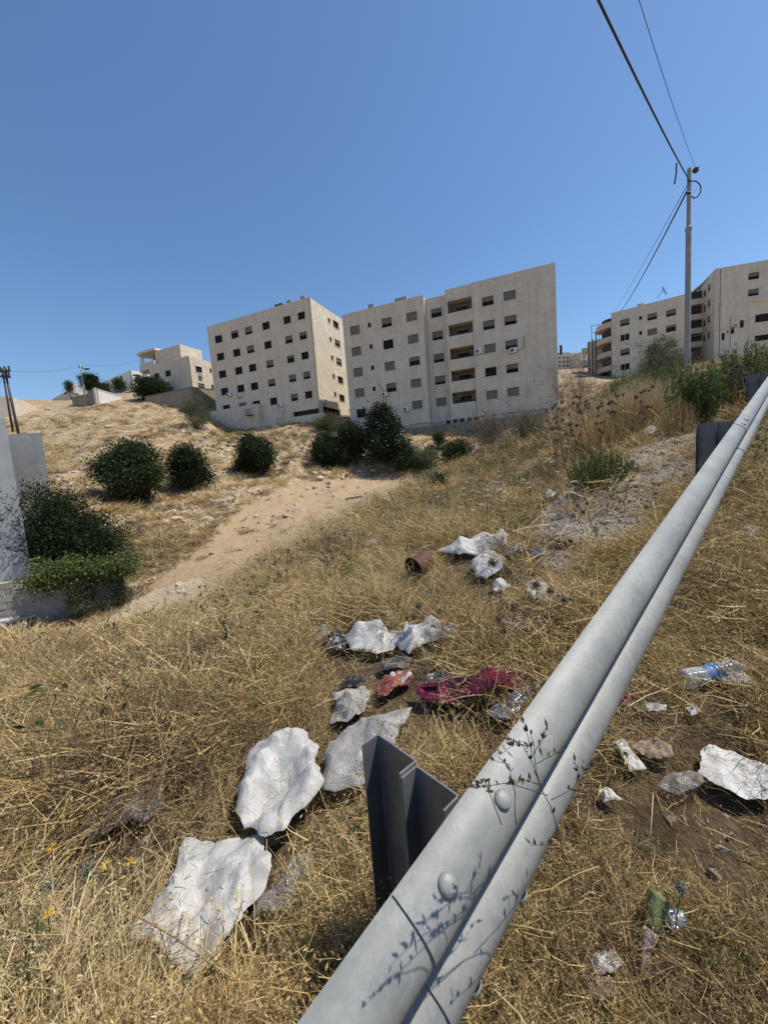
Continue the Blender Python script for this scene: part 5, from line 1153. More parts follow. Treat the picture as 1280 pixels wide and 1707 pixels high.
def rock(u, v, px, label, group, sink=.25, flat=1, name='rock'):
    g = onground(u, v); d = math.hypot(g[0], g[1]); s_ = px / FPX * g[1] / 2 * random.uniform(.85, 1.1)
    o = bpy.data.objects.new(name, random.choice(ROCKM)); COL.objects.link(o); o.location = g + np.array([0, 0, s_ * (.45 - sink)]); o.scale = (s_, s_, s_ * flat); o.rotation_euler = (random.uniform(-.3, .3), random.uniform(-.3, .3), random.uniform(0, 6.3))
    return tag(o, label, 'rock', group)
for u, v, px in ((285, 858, 22), (296, 868, 20), (305, 872, 17), (277, 872, 15), (312, 860, 15), (290, 880, 14), (315, 877, 11), (305, 850, 12), (322, 866, 9), (300, 884, 10), (270, 882, 9), (307, 846, 15)):
    rock(u, v, px, 'broken pale limestone block in the little rock pile right of the big round bush', 'little rock pile')
rock(386, 836, 22, 'flat broad rock lying alone above the dirt plot', None, .2, .7); rock(411, 839, 10, 'small rock just right of the flat broad rock', None)
rock(427, 861, 13, 'rounded pale rock at the left end of the pair on the plot edge', None); rock(477, 862, 14, 'angular pale rock sitting by itself on the dirt plot', None)
rock(354, 923, 11, 'pale rock with a shaded side above the bank of thistles', None)
for u, v, px in ((533, 800, 17), (545, 806, 13), (524, 814, 12), (513, 816, 9), (549, 812, 11), (600, 788, 14), (623, 786, 12), (560, 790, 9)): rock(u, v, px, 'limestone lump along the far edge of the dirt plot', 'rocks along the far plot edge')
HILL = 0
while HILL < 120:
    u, v = random.uniform(70, 560), random.uniform(675, 905)
    if inpoly(u, v, SOIL[0]) or (v < 700 and u > 230): continue
    k = 3.2 + 7 * random.random() ** 3; dens = .35 + .65 * (random.random())
    if inpoly([u], [v], ROCKY[0])[0] or inpoly([u], [v], ROCKY[1])[0] or random.random() < .6:
        big = k > 6; zn = 'near the concrete outbuilding' if u < 165 else ('around the two round bushes' if 165 <= u < 355 and v > 735 else ('on the upper slope below the terrace house' if v < 735 else ('on the rocky bank by the single round bush' if v < 800 else 'on the gentle slope above the dirt plot')))
        rock(u, v, k * random.uniform(.9, 1.5), ('larger' if big else 'small') + ' pale limestone rock ' + zn, ('larger' if big else 'small') + ' rocks ' + zn, .3); HILL += 1
for i in range(70):
    u, v = random.uniform(880, 1160), random.uniform(700, 930)
    if not (inpoly([u], [v], RUBBLE[0])[0] or inpoly([u], [v], RUBBLE[1])[0]): continue
    rock(u, v, random.uniform(5, 15), 'pale broken stone on the rubble strip beside the rail', 'stones on the rubble strip', .35, .6, 'stone')
for u, v, px in ((300, 1262, 60), (245, 1300, 44), (330, 1238, 38)): rock(u, v, px, 'tan stone half hidden in brown grass on the near bank', 'tan stones on the near bank', .62, .6, 'stone')
for i in range(70):
    u, v = random.uniform(340, 650), random.uniform(728, 800)
    if inpoly([u], [v], ROCKY[0])[0]: rock(u, v, 4 + 12 * random.random() ** 2, 'chalky rock embedded in the pale bank below the apartment blocks', 'rocks in the chalky bank', .4, random.uniform(.6, 1))
# loose gravel and chips, uncountable
peb = bpy.data.collections.new('gravel_chips')
for i in range(5):
    o = bpy.data.objects.new('gravel_chip', rock_mesh(100 + i, 1)); peb.objects.link(o)
x, y, r = polar(34000, 1.2, 75); z = gz(x, y); sm_, pm_, rm_, gm_ = masks(x, y, z)
k = (RNG.random(len(x)) < np.where(rm_, 1, np.where(gm_, .5, np.where(pm_, .7, np.where(sm_, .12, np.where(r > 14, .8, .16)))))); x, y, z, r = x[k], y[k], z[k], r[k]
sc_ = RNG.lognormal(-4.3, .55, len(x)) * np.clip(r / 4, .55, 7); scatter('gravel', peb, np.stack([x, y, z], -1), RNG.uniform(0, 6.28, (len(x), 3)), np.minimum(sc_, .22), RNG.integers(0, 5, len(x)))

# ------------------------------------------------------------------ dry grass
LS = make_lib('straw', [tuft_fine, tuft_mat, tuft_oat], M['straw'], 3); LB = make_lib('brown_weed', [tuft_twig, tuft_fine, tuft_mat], M['brown'], 3)
LP = make_lib('pale_straw', [tuft_oat, tuft_mat, tuft_fine], M['pale_straw'], 2); LG = make_lib('green_weed', [tuft_green], M['green'], 4)
LF = make_lib('far_straw', [tuft_far], M['straw'], 5); LFB = make_lib('far_brown', [tuft_farbrown], M['brown'], 4); LFG = make_lib('far_green', [tuft_far], M['green'], 3); LFP = make_lib('far_pale', [tuft_far], M['pale_straw'], 3)
def zone(x, y, z):
    u, v = proj(x, y, z); return u, v
LOWGRASS = [[(150,1060),(345,1015),(440,960),(560,905),(640,850),(600,900),(430,1010),(250,1080),(130,1090)]]
def grass(name, lib, nlib, n_, r0, r1, prob, scale, tiltsd=.22):
    x, y, r = polar(n_, r0, r1); z = gz(x, y); u, v = proj(x, y, z); sm_, pm_, rm_, gm_ = masks(x, y, z)
    lat = (x - P0[0]) * NR[0] + (y - P0[1]) * NR[1]
    p = prob(x, y, u, v, r, lat) * np.where(sm_, .02, 1) * np.where(pm_, .04, 1) * np.where(rm_, .10, 1) * np.where(gm_, .4, 1)
    lit = np.zeros(n_, bool)
    for hh_ in (0, .09, .18, .27):
        pu, pv = proj(x, y, z + hh_); lit |= np.any([inpoly(pu, pv, P) for P in CLEAR], axis=0)
    p = p * np.where(lit & (r < 7), .035, 1)
    p = p * np.where((np.abs(lat + .02) < .07) & (r < 3), .25, 1)
    p = p * np.where((u > 0) & (u < 1280) | (r < 6), 1, .5)
    k = RNG.random(n_) < p; x, y, z, r, u, v, lat = (q[k] for q in (x, y, z, r, u, v, lat))
    s_ = scale(r, lat, u, v) * np.minimum(RNG.lognormal(0, .28, len(x)), 1.55) * np.where(r < 16, .55 + .95 * patch(x, y, 1.9, 77, -.45, .5) * (.6 + .4 * patch(x, y, .6, 78, -.3, .3)), 1); rot = np.stack([RNG.normal(0, tiltsd, len(x)), RNG.normal(0, tiltsd, len(x)), RNG.uniform(0, 6.28, len(x))], -1)
    return scatter(name, lib, np.stack([x, y, z], -1), rot, s_, RNG.integers(0, nlib, len(x)))
patch = lambda x, y, f, s, lo, hi: np.clip((fbm(x * f, y * f, s, 3) - lo) / (hi - lo), 0, 1)
nearsc = lambda r, lat, u, v: np.where(lat > -.1, .85, 1.15) * np.clip(r / 2.2, .65, 1.25)
grass('dry_grass', LS, 9, 26000, .7, 15, lambda x, y, u, v, r, lat: np.where(lat > 0, .30, 0) + np.where(lat > 0, .7, 1.0) * (.10 + .90 * patch(x, y, 1.1, 71, -.35, .3)), nearsc)
grass('dry_grass', LB, 9, 20000, .7, 15, lambda x, y, u, v, r, lat: np.clip(.12 + .88 * patch(x, y, .7, 72, -.1, .45) + np.where((u < 430) & (v > 1090) & (v < 1350), .55, 0) + np.where(lat > 0, .25, 0), 0, 1) * np.where(lat > 0, .9, .8), nearsc)
grass('dry_grass', LP, 6, 12000, .7, 15, lambda x, y, u, v, r, lat: patch(x, y, .9, 73, -.1, .4) * np.where(lat > 0, .5, 1), nearsc)
grass('green_weeds', LG, 4, 9000, .7, 16, lambda x, y, u, v, r, lat: np.where((u > 1110) & (v > 1500), .22, np.where((v > 1480) & (u < 420), .06, .02)) + np.where((u > 700) & (u < 1000) & (v < 900), .55 * patch(x, y, .8, 75, -.1, .3), 0), lambda r, lat, u, v: np.clip(r / 2.5, .6, 1.6))
farp = lambda x, y, u, v, r, lat: .10 + .9 * patch(x, y, .22, 81, -.05, .4) * patch(x, y, .9, 82, -.4, .4)
grass('dry_hill_grass', LF, 5, 24000, 8.5, 80, lambda *a: farp(*a) * .8, lambda r, lat, u, v: np.clip(.7 + r / 40, .8, 1.7))
grass('dry_hill_grass', LFP, 3, 9000, 8.5, 80, lambda x, y, u, v, r, lat: .8 * patch(x, y, .2, 84, .05, .4), lambda r, lat, u, v: np.clip(.7 + r / 40, .8, 1.7))
grass('dry_hill_grass', LFB, 4, 20000, 8.5, 80, lambda x, y, u, v, r, lat: .12 + .88 * patch(x, y, .25, 85, -.05, .35), lambda r, lat, u, v: np.clip(.7 + r / 45, .8, 1.8))
grass('green_weeds', LFG, 3, 9000, 7, 70, lambda x, y, u, v, r, lat: .015 + np.where((v < 745) & (v > 695) & (u > 350) & (u < 650), .5, 0) + np.where((u > 700) & (u < 960) & (v < 850) & (r < 25), .4 * patch(x, y, .6, 86, -.1, .3), 0), lambda r, lat, u, v: np.clip(.6 + r / 45, .7, 1.5))

# ------------------------------------------------------------------ trees, bushes and single weeds
def crown_mesh(name, blobs, n_leaf, leaf, wid, mat, parent, up=.25, clump=.35, seed=0):
    # blobs (cx, cy, cz, rx, ry, rz): leaves gathered into sprays spread through the outer part of each blob
    rg = np.random.default_rng(seed); C = []; D = []; vol = np.array([b[3] * b[4] * b[5] for b in blobs]) ** .67; share = vol / vol.sum()
    for b, s_ in zip(blobs, share):
        nl = int(n_leaf * 1.7 * s_); ns = max(5, nl // 30); d = rg.normal(size=(ns, 3)); d /= np.linalg.norm(d, axis=1, keepdims=True)
        rad = rg.uniform(.3, 1.0, ns) ** .55 * (1 + .12 * rg.normal(size=ns)) * np.where(rg.random(ns) < .14, 1.32, 1); ctr = np.array(b[:3]) + d * rad[:, None] * np.array(b[3:])
        i = rg.integers(0, ns, nl); sp = leaf * 1.7; off = rg.normal(0, sp, (nl, 3)) * np.array([1, 1, .8]); pos = ctr[i] + off
        C.append(pos); D.append(d[i] * .6 + rg.normal(0, .6, (nl, 3)) + [0, 0, up])
    C = np.concatenate(C); D = np.concatenate(D); V, F, T = diamonds(C, D, leaf * rg.uniform(.7, 1.3, len(C)), wid * rg.uniform(.7, 1.3, len(C)), rg.random(len(C)))
    return nmesh(name, V, F, T, mat, True, parent)
def trunk_mesh(blobs, z0, parent, r=.09, mat=None, n_l=7):
    mb = MB()
    for b in blobs[:n_l]:
        a = Vector((random.uniform(-.12, .12), random.uniform(-.12, .12), z0)); c = Vector(b[:3]); mid = a.lerp(c, .5) + Vector((random.uniform(-.15, .15), random.uniform(-.15, .15), random.uniform(0, .2)))
        mb.tube([a, a.lerp(mid, .5) + Vector((.03, .02, 0)), mid, c, c + Vector((random.uniform(-.2, .2), random.uniform(-.2, .2), .3))], [r, r * .8, r * .6, r * .35, r * .15], 6)
    return mb.obj('trunk', mat or M['bark'], parent, True)
def bush(u0, u1, v0, v1, Y, n_leaf, leaf, wid, mat, name, label, cat='bush', nb=9, group=None, seed=0, base=None, depth=1.0):
    # box in photo pixels at distance Y
    random.seed(seed * 13 + 5); cu, cv = (u0 + u1) / 2, v1; gg_ = onground(cu, v1); Y = gg_[1] if base is None and abs(gg_[1] - Y) < .45 * Y else Y; p = at(cu, v1, Y); W = (u1 - u0) / FPX * Y; Hh = (v1 - v0) / FPX * Y
    zg = min(p[2], g1(p[0], p[1])) if base is None else base; o = empty(name, (p[0], p[1], zg), 0, label, cat, group)
    zb = p[2] - zg; blobs = [(0, 0, zb + Hh * .48, W * .30, W * .28 * depth, Hh * .38)]
    for k in range(nb):
        a = 2 * math.pi * k / nb + random.uniform(-.3, .3); q = random.uniform(.5, 1.08); zz = zb + Hh * random.uniform(.2, .80); sx = W * random.uniform(.12, .26)
        wid_ = W * .5 - sx; taper_ = 1 - .45 * max(0, (zz - zb) / Hh - .45) / .5
        blobs.append((math.cos(a) * wid_ * q * taper_, math.sin(a) * wid_ * q * depth * taper_, min(zz, zb + Hh - sx * .7), sx, sx * random.uniform(.8, 1.1), min(sx * random.uniform(.7, 1.2), Hh * .3)))
    blobs.append((random.uniform(-.1, .1) * W, 0, zb + Hh * .82, W * .18, W * .18, Hh * .17))
    trunk_mesh(blobs, -.3, o, max(.03, W * .022)); crown_mesh('crown', blobs, n_leaf, leaf, wid, mat, o, seed=seed); return o
DL = M['darkleaf'] = leafmat('dark_leathery_leaf', [(.012, .021, .009), (.022, .035, .013), (.040, .056, .020), (.065, .08, .033)], .18, .6, spec=.12)
bush(163, 282, 737, 838, 26, 15000, .15, .045, DL, 'round_bush', 'biggest round dark bush on the far slope, made of two leafy lobes', seed=1, nb=12)
bush(281, 355, 751, 815, 30, 9000, .15, .05, DL, 'round_bush', 'smaller round dark bush just right of the biggest one', seed=2)
bush(391, 467, 726, 791, 36, 10000, .16, .055, DL, 'round_bush', 'single round dark bush on the rocky bank under the left apartment block', seed=3)
bush(519, 585, 729, 780, 41, 9000, .18, .06, DL, 'round_bush', 'low dark bush left of the tall black tree', seed=4)
bush(568, 614, 706, 774, 43, 8000, .18, .06, DL, 'round_bush', 'mid height bush leaning on the tall black tree', seed=5)
bush(602, 681, 677, 772, 45, 15000, .2, .07, leafmat('very_dark_leaf', [(.010, .017, .008), (.018, .028, .011), (.028, .04, .016), (.045, .055, .025)], .1, .5), 'leafy_tree', 'tall very dark tree in front of the balcony block', 'tree', seed=6, nb=12)
bush(655, 705, 752, 782, 41, 3500, .16, .05, DL, 'low_shrub', 'low dark shrub at the foot of the tall dark tree', seed=7, nb=6)
bush(722, 742, 722, 748, 44, 1500, .14, .04, DL, 'low_shrub', 'small upright shrub against the plinth of the balcony block', seed=8, nb=5)
bush(520, 582, 690, 718, 55, 4000, .16, .05, M['olive'], 'low_shrub', 'greyish shrub hedge at the foot of the gap between the apartment blocks', seed=9, nb=8)
bush(221, 288, 630, 668, 71, 8000, .22, .07, DL, 'garden_shrub', 'dark spreading shrub in front of the terrace house', seed=10, nb=9)
bush(139, 169, 628, 655, 74, 4500, .24, .08, DL, 'leafy_tree', 'round dark tree behind the hilltop lamp pole', 'tree', seed=11, nb=7)
bush(163, 186, 641, 662, 72, 2600, .22, .07, DL, 'garden_shrub', 'dark shrub in front of the bright garden wall', seed=12, nb=5)
bush(189, 213, 632, 655, 76, 2600, .22, .06, DL, 'garden_shrub', 'pointed dark shrub in front of the white villa', seed=13, nb=5)
bush(113, 122, 638, 656, 82, 1000, .2, .06, DL, 'garden_shrub', 'slim dark tree at the corner of the low cream house', seed=14, nb=4)
bush(300, 357, 664, 716, 63, 4500, .16, .035, M['olive'], 'scrub_bush', 'dusty scrub bush in shade beside the left apartment block', seed=15, nb=8)
bush(1056, 1146, 566, 640, 24, 9000, .085, .016, M['olive'], 'olive_tree', 'airy grey green tree showing over the ridge left of the steel pole', 'tree', seed=16, nb=11)
bush(112, 168, 968, 1035, 10.9, 3600, .05, .013, M['olive'], 'scrub_bush', 'thin grey green shrub growing in front of the garden wall', seed=17, nb=8)
bush(185, 222, 945, 1010, 11.8, 2200, .05, .012, M['olive'], 'scrub_bush', 'wispy pale shrub at the right end of the garden wall', seed=18, nb=6)
bush(720, 745, 795, 812, 10.5, 900, .05, .014, DL, 'low_shrub', 'tiny dark shrub at the end of the dirt plot', seed=19, nb=4)
bush(850, 905, 690, 735, 14, 3200, .07, .012, M['bush_green'], 'scrub_bush', 'green shrub mixed in with the bare brown thicket', seed=20, nb=7)
bush(690, 735, 745, 788, 40, 2600, .15, .04, M['olive'], 'scrub_bush', 'dull scrub bush in the hollow right of the tall dark tree', seed=71, nb=6)
bush(735, 790, 738, 780, 36, 2600, .14, .035, DL, 'scrub_bush', 'dark scrub bush low in front of the basement slot of the balcony block', seed=72, nb=7)
bush(790, 850, 700, 745, 38, 3200, .14, .035, M['olive'], 'scrub_bush', 'scrub bush under the right half of the balcony block behind the bare thicket', seed=73, nb=7)
bush(640, 700, 738, 768, 42, 2400, .14, .04, DL, 'scrub_bush', 'flat dark scrub on the ledge beside the tall dark tree', seed=74, nb=6)
# upright spiky shrub against the plastered building
def shoots(name, u0, u1, v0, v1, Y, n_s, leaf, wid, mat, label, cat, lean=.35, per=60, depth=.9, seed=0, r=.012, base=None, group=None):
    rg = np.random.default_rng(seed); gg_ = onground((u0 + u1) / 2, v1); Y = gg_[1] if base is None and abs(gg_[1] - Y) < .5 * Y else Y; p = at((u0 + u1) / 2, v1, Y); zg = min(p[2], g1(p[0], p[1])) if base is None else base; W = (u1 - u0) / FPX * Y; Hh = p[2] - zg + (v1 - v0) / FPX * Y
    o = empty(name, (p[0], p[1], zg), 0, label, cat, group); k = 7
    q = rg.uniform(0, 2 * np.pi, n_s); rr = np.sqrt(rg.random(n_s)); ex, ey = np.cos(q) * rr * W * .5, np.sin(q) * rr * W * .5 * depth
    hh = Hh * (1 - .45 * rr ** 2.2) * rg.uniform(.72, 1.03, n_s); t = np.linspace(0, 1, k); P = np.zeros((n_s, k, 3))
    b = .25 + .35 * rg.random(n_s)
    for j in range(k):
        P[:, j, 0] = ex * (b + (1 - b) * t[j] ** lean) ; P[:, j, 1] = ey * (b + (1 - b) * t[j] ** lean); P[:, j, 2] = -.1 + hh * t[j]
    P += rg.normal(0, .012 * Hh, P.shape) * t[None, :, None]
    V, F, T = strips(P, np.linspace(r, r * .3, k)[None] * np.ones((n_s, 1))); nmesh('stems', V, F, T, mat if 'grass' in name else M['brown'], True, o)
    n_l = n_s * per; i = rg.integers(0, n_s, n_l); tt = rg.uniform(.12, 1, n_l) ** .75 * (k - 1); j = np.minimum(tt.astype(int), k - 2); f = (tt - j)[:, None]
    C = P[i, j] * (1 - f) + P[i, j + 1] * f; d = P[i, j + 1] - P[i, j]; d /= np.linalg.norm(d, axis=1, keepdims=True) + 1e-9
    V, F, T = diamonds(C, d * .9 + rg.normal(0, .55, (n_l, 3)), leaf * rg.uniform(.6, 1.3, n_l), wid); nmesh('crown', V, F, T, mat, True, o); return o
bush(42, 208, 815, 962, 12.9, 21000, .13, .02, DL, 'spiky_shrub', 'large dark spiky shrub against the grey plastered building', seed=61, nb=13)
shoots('feathery_bush', 944, 1056, 737, 806, 6.3, 170, .034, .0045, M['bush_green'], 'low feathery green bush at the edge of the rubble strip', 'bush', .6, 70, .9, 2, .006)
vb = at(60, 985, 11.0); iv = []
for t in np.linspace(0, 1, 15):
    p = at(62 + 158 * t, 960 - 22 * t + random.uniform(-6, 8), 11.15 + 1.05 * t); iv.append((p[0] - vb[0], p[1] - vb[1], p[2] - vb[2] + random.uniform(-.12, .16), random.uniform(.25, .5), .34, random.uniform(.16, .42)))
io = empty('climbing_vine', tuple(vb), 0, 'bright green vine hanging over the garden wall below the spiky shrub', 'vine'); crown_mesh('crown', iv, 5200, .075, .028, M['bush_green'], io, seed=31)
mb = MB()
for a_, b_ in zip(iv[:-1], iv[1:]): mb.tube([a_[:3], b_[:3]], .012, 5)
mb.obj('stems', M['bark'], io)
# bare thickets
def thicket(name, u0, u1, v0, v1, Y, n_m, label, seed, mat=None, r=.006):
    global RNG
    keep = RNG; RNG = np.random.default_rng(seed); p = at((u0 + u1) / 2, v1, Y); gg_ = g1(p[0], p[1]); W = (u1 - u0) / FPX * Y; Hh = at((u0 + u1) / 2, v0, Y)[2] - gg_; zg = gg_
    o = empty(name, (p[0], p[1], zg), 0, label, 'shrub'); base = np.stack([RNG.normal(0, W * .17, n_m), RNG.normal(0, W * .17, n_m), np.full(n_m, -.05)], -1)
    P1 = curves(n_m, 0, (Hh * .6, Hh * 1.15), .35, 6, .25, .2, base); V, F, T = strips(P1, taper(n_m, 6, r, r * .45)); nmesh('stems', V, F, T, mat or M['brown'], True, o)
    n2 = n_m * 9; i = RNG.integers(0, n_m, n2); j = RNG.integers(2, 6, n2); P2 = curves(n2, 0, (Hh * .12, Hh * .38), .8, 5, .2, .4, P1[i, j]); a = strips(P2, taper(n2, 5, r * .5, r * .25))
    n3 = n2 * 3; i = RNG.integers(0, n2, n3); j = RNG.integers(1, 5, n3); P3 = curves(n3, 0, (Hh * .05, Hh * .14), .9, 3, .2, .4, P2[i, j]); b = strips(P3, taper(n3, 3, r * .3, r * .18))
    V, F, T = join([a, b]); nmesh('twigs', V, F, T, mat or M['brown'], True, o); RNG = keep; return o
TW = leafmat('purplish_bare_twigs', [(.085, .058, .045), (.14, .098, .075), (.20, .145, .11)], .05)
thicket('bare_thicket', 752, 898, 668, 775, 13.5, 80, 'bare brown thicket in front of the right half of the balcony block', 41, TW)
thicket('bare_thicket', 905, 1002, 603, 690, 19, 70, 'bare brown thicket in the gap right of the balcony block', 42, TW, .008)
thicket('bare_thicket', 846, 930, 680, 750, 15, 35, 'thin bare twigs between the two larger bare thickets', 43, TW)
# ridge weeds
rw = [(1046, 612, 668, 12, 60), (1068, 600, 668, 11.5, 64), (1092, 598, 676, 11, 70), (1118, 592, 690, 10.5, 66), (1142, 590, 715, 9.2, 70), (1168, 584, 712, 9.4, 60), (1190, 590, 690, 9.8, 56), (1212, 578, 676, 9.6, 60), (1236, 562, 662, 9.6, 62), (1262, 566, 650, 9.6, 66), (1285, 570, 640, 9.6, 60), (1030, 620, 672, 13, 50)]
lab_ = ['first', 'second', 'third', 'fourth', 'fifth', 'sixth', 'seventh', 'eighth', 'ninth', 'tenth', 'eleventh']
for i, (u, v0, v1, Y, wpx) in enumerate(rw):
    lb = 'tall green ridge weed, %s clump counting from the left of the ridge' % (['second', 'third', 'fourth', 'fifth', 'sixth', 'seventh', 'eighth', 'ninth', 'tenth', 'eleventh', 'last', 'first'][i])
    shoots('ridge_weed', u - wpx / 2, u + wpx / 2, v0, v1, Y, 60, .075, .009, M['olive'] if i in (2, 7) else M['bush_green'], lb, 'weed', .7, 45, .8, 50 + i, .006, group='green weeds along the ridge')
# blond grass mound on the ridge
shoots('blond_grass', 1005, 1135, 622, 712, 8.6, 1500, .035, .005, M['pale_straw'], 'tall blond grass clump on the mound behind the thistle patch', 'grass clump', .7, 9, .8, 71, .0045)
shoots('blond_grass', 1100, 1160, 650, 725, 8.2, 350, .03, .004, M['straw'], 'smaller golden grass clump beside the green weeds on the ridge', 'grass clump', .7, 6, .8, 72, .0035)
shoots('rusty_grass', 950, 1090, 672, 742, 7.6, 800, .03, .004, M['straw'], 'rusty brown grass clump carrying the thistle patch above the feathery bush', 'grass clump', .6, 6, .7, 73, .0035)

# thistles: branching stalk with spiny round heads, each head a part
def head_mesh(mat, seed, n_=90, core=.5):
    rg = np.random.default_rng(seed); d = rg.normal(size=(n_, 3)); d /= np.linalg.norm(d, axis=1, keepdims=True); a = diamonds(d * core * .8, d, rg.uniform(.55, .85, n_) * (1.5 - core), .07, rg.uniform(.3, 1, n_))
    import bmesh
    bm = bmesh.new(); bmesh.ops.create_icosphere(bm, subdivisions=2, radius=core); V = np.array([v.co[:] for v in bm.verts]); T_ = np.array([[v.index for v in f.verts] + [f.verts[2].index] for f in bm.faces]); bm.free()
    tri = [tuple(dict.fromkeys(t)) for t in T_.tolist()]; me = bpy.data.meshes.new('head'); V2 = np.concatenate([V, a[0]]); me.from_pydata(V2.tolist(), [], tri + (a[1] + len(V)).tolist()); me.update()
    at_ = me.attributes.new('tint', 'FLOAT', 'POINT'); at_.data.foreach_set('value', np.concatenate([np.full(len(V), .05), a[2]]).astype(np.float32)); me.materials.append(mat); return me
HEADS = [head_mesh(M['thistle'], i) for i in range(4)]; HEADG = [head_mesh(M['thistle_green'], 10 + i, 170, .38) for i in range(2)]; HEADP = [head_mesh(M['pale_straw'], 20 + i, 80, .5) for i in range(2)]
def thistle(u, v, Y, tips, hr, label, group=None, heads=HEADS, mat=None, lib='thistle_plant'):
    # tips in photo pixels at about the plant's distance; (u, v) is where it leaves the ground
    p = at(u, v, Y); p[2] = g1(p[0], p[1]); o = empty(lib, tuple(p), 0, label, 'thistle', group); mb = MB()
    root = Vector((0, 0, -.03)); 
    for k, (tu, tv) in enumerate(tips):
        q = Vector(at(tu, tv, Y + random.uniform(-.12, .12) * Y * .25) - p); fk = root.lerp(q, random.uniform(.25, .5)) + Vector((random.uniform(-.02, .02), random.uniform(-.02, .02), 0)); fk.x *= .6; fk.y *= .6
        rr = max(.0018, Y * .00045); mb.tube([root, fk, fk.lerp(q, .55) + Vector((0, 0, .01)), q], [rr * 1.4, rr, rr * .8, rr * .6], 4)
        h = bpy.data.objects.new('head', random.choice(heads)); COL.objects.link(h); h.parent = o; h.location = q; s_ = hr * random.uniform(.8, 1.2); h.scale = (s_, s_, s_ * .95); h.rotation_euler = (random.uniform(0, 6), random.uniform(0, 6), 0)
    mb.obj('stalk', mat or M['brown'], o); return o
random.seed(99)
for i in range(11):      # the thistle patch over the feathery bush
    u = 925 + i * 15; v0 = 700 - 22 * (i / 10); tips = [(u + random.uniform(-22, 22), v0 - 4 + random.uniform(-30, 42)) for _ in range(7)]
    thistle(u, 745 - i * 1.5, 7.2 + .05 * i, tips, .040, 'dark headed dry thistle of the dense patch above the feathery bush', 'thistles above the feathery bush')
for i in range(11):      # thistles by the upper rail posts
    u = 1150 + i * 11; tips = [(u + random.uniform(-16, 16), 672 - 5.5 * i + random.uniform(-26, 40) ) for _ in range(6)]
    thistle(u, 730 - 7 * i, 7.6, tips, .042, 'dry brown thistle in the patch behind the second and third rail posts', 'thistles behind the rail posts')
for i in range(40):      # pale thistles along the bank top
    u = random.uniform(310, 600); vb_ = 1010 - (u - 310) * .42 + random.uniform(0, 55); Y = 6.2 + random.uniform(-.8, 1.2)
    g = onground(u, vb_); Y = max(3.5, g[1]); tips = [(u + random.uniform(-16, 16), vb_ - random.uniform(14, 46) * 6 / Y) for _ in range(random.randint(2, 5))]
    thistle(u, vb_, Y, tips, .028, 'small pale thistle among the dry grass along the bank edge over the dirt plot', 'pale thistles along the bank edge', HEADP if i % 2 else HEADS)
for (u, v, tips, hr, lb) in ((705, 1075, [(697, 1010), (735, 1017), (690, 1028)], .034, 'grey thistle with three heads above the torn white bag'), (822, 1060, [(821, 938)], .040, 'tall single thistle standing in front of the round knotted bag'),
    (850, 1100, [(832, 1031), (856, 1012), (877, 1022), (868, 1062), (842, 1052)], .030, 'five headed grey thistle beside the slim white bag'), (905, 1100, [(893, 975), (918, 985), (940, 1000)], .024, 'thin thistle crossing the slim white bag'), (505, 1150, [(500, 1117)], .022, 'single small dark thistle left of the grey rag'),
    (985, 880, [(962, 842), (978, 838), (972, 853)], .03, 'low thistle with three dark heads on the rubble strip'), (1085, 870, [(1075, 845), (1083, 860), (1091, 822)], .03, 'low dark thistle close to the rail on the rubble strip')):
    g = onground(u, v); thistle(u, v, g[1], tips, hr, lb)
for (u, v, tips, lb) in ((95, 1560, [(84, 1476)], 'greenish spiny thistle globe at the lower left'), (160, 1530, [(148, 1450)], 'greenish spiny thistle globe next to the yellow flowers'), (432, 1640, [(422, 1607)], 'small green thistle globe right of the nearest white bag'), (1125, 1580, [(1102, 1508), (1135, 1480)], 'purplish thistle pair above the green cone wrapper')):
    g = onground(u, v); thistle(u, v, g[1], tips, .030 if 'globe at' in lb or 'next' in lb else .022, lb, None, HEADG)
# yellow star thistles
for (u, v, lb) in ((218, 1437, 'yellow star flower highest of the four at the lower left'), (177, 1441, 'yellow star flower between the two green globes and the highest flower'), (86, 1412, 'yellow star flower farthest left over the green globe'), (80, 1524, 'yellow star flower lowest at the lower left')):
    g = onground(u, v + 70); p = at(u, v, g[1] * .97); o = empty('yellow_flower', tuple(g), 0, lb, 'flower'); q = Vector(p - g); mb = MB(); mb.tube([(0, 0, 0), q * .5 + Vector((.01, 0, 0)), q], .0022, 5); mb.obj('stem', M['straw'], o)
    d = RNG.normal(size=(26, 3)) * [1, 1, .5]; V, F, T = diamonds(np.tile(np.array(q), (26, 1)), d, RNG.uniform(.018, .03, 26), .0024); nmesh('petals', V, F, T, M['yellow'], True, o)
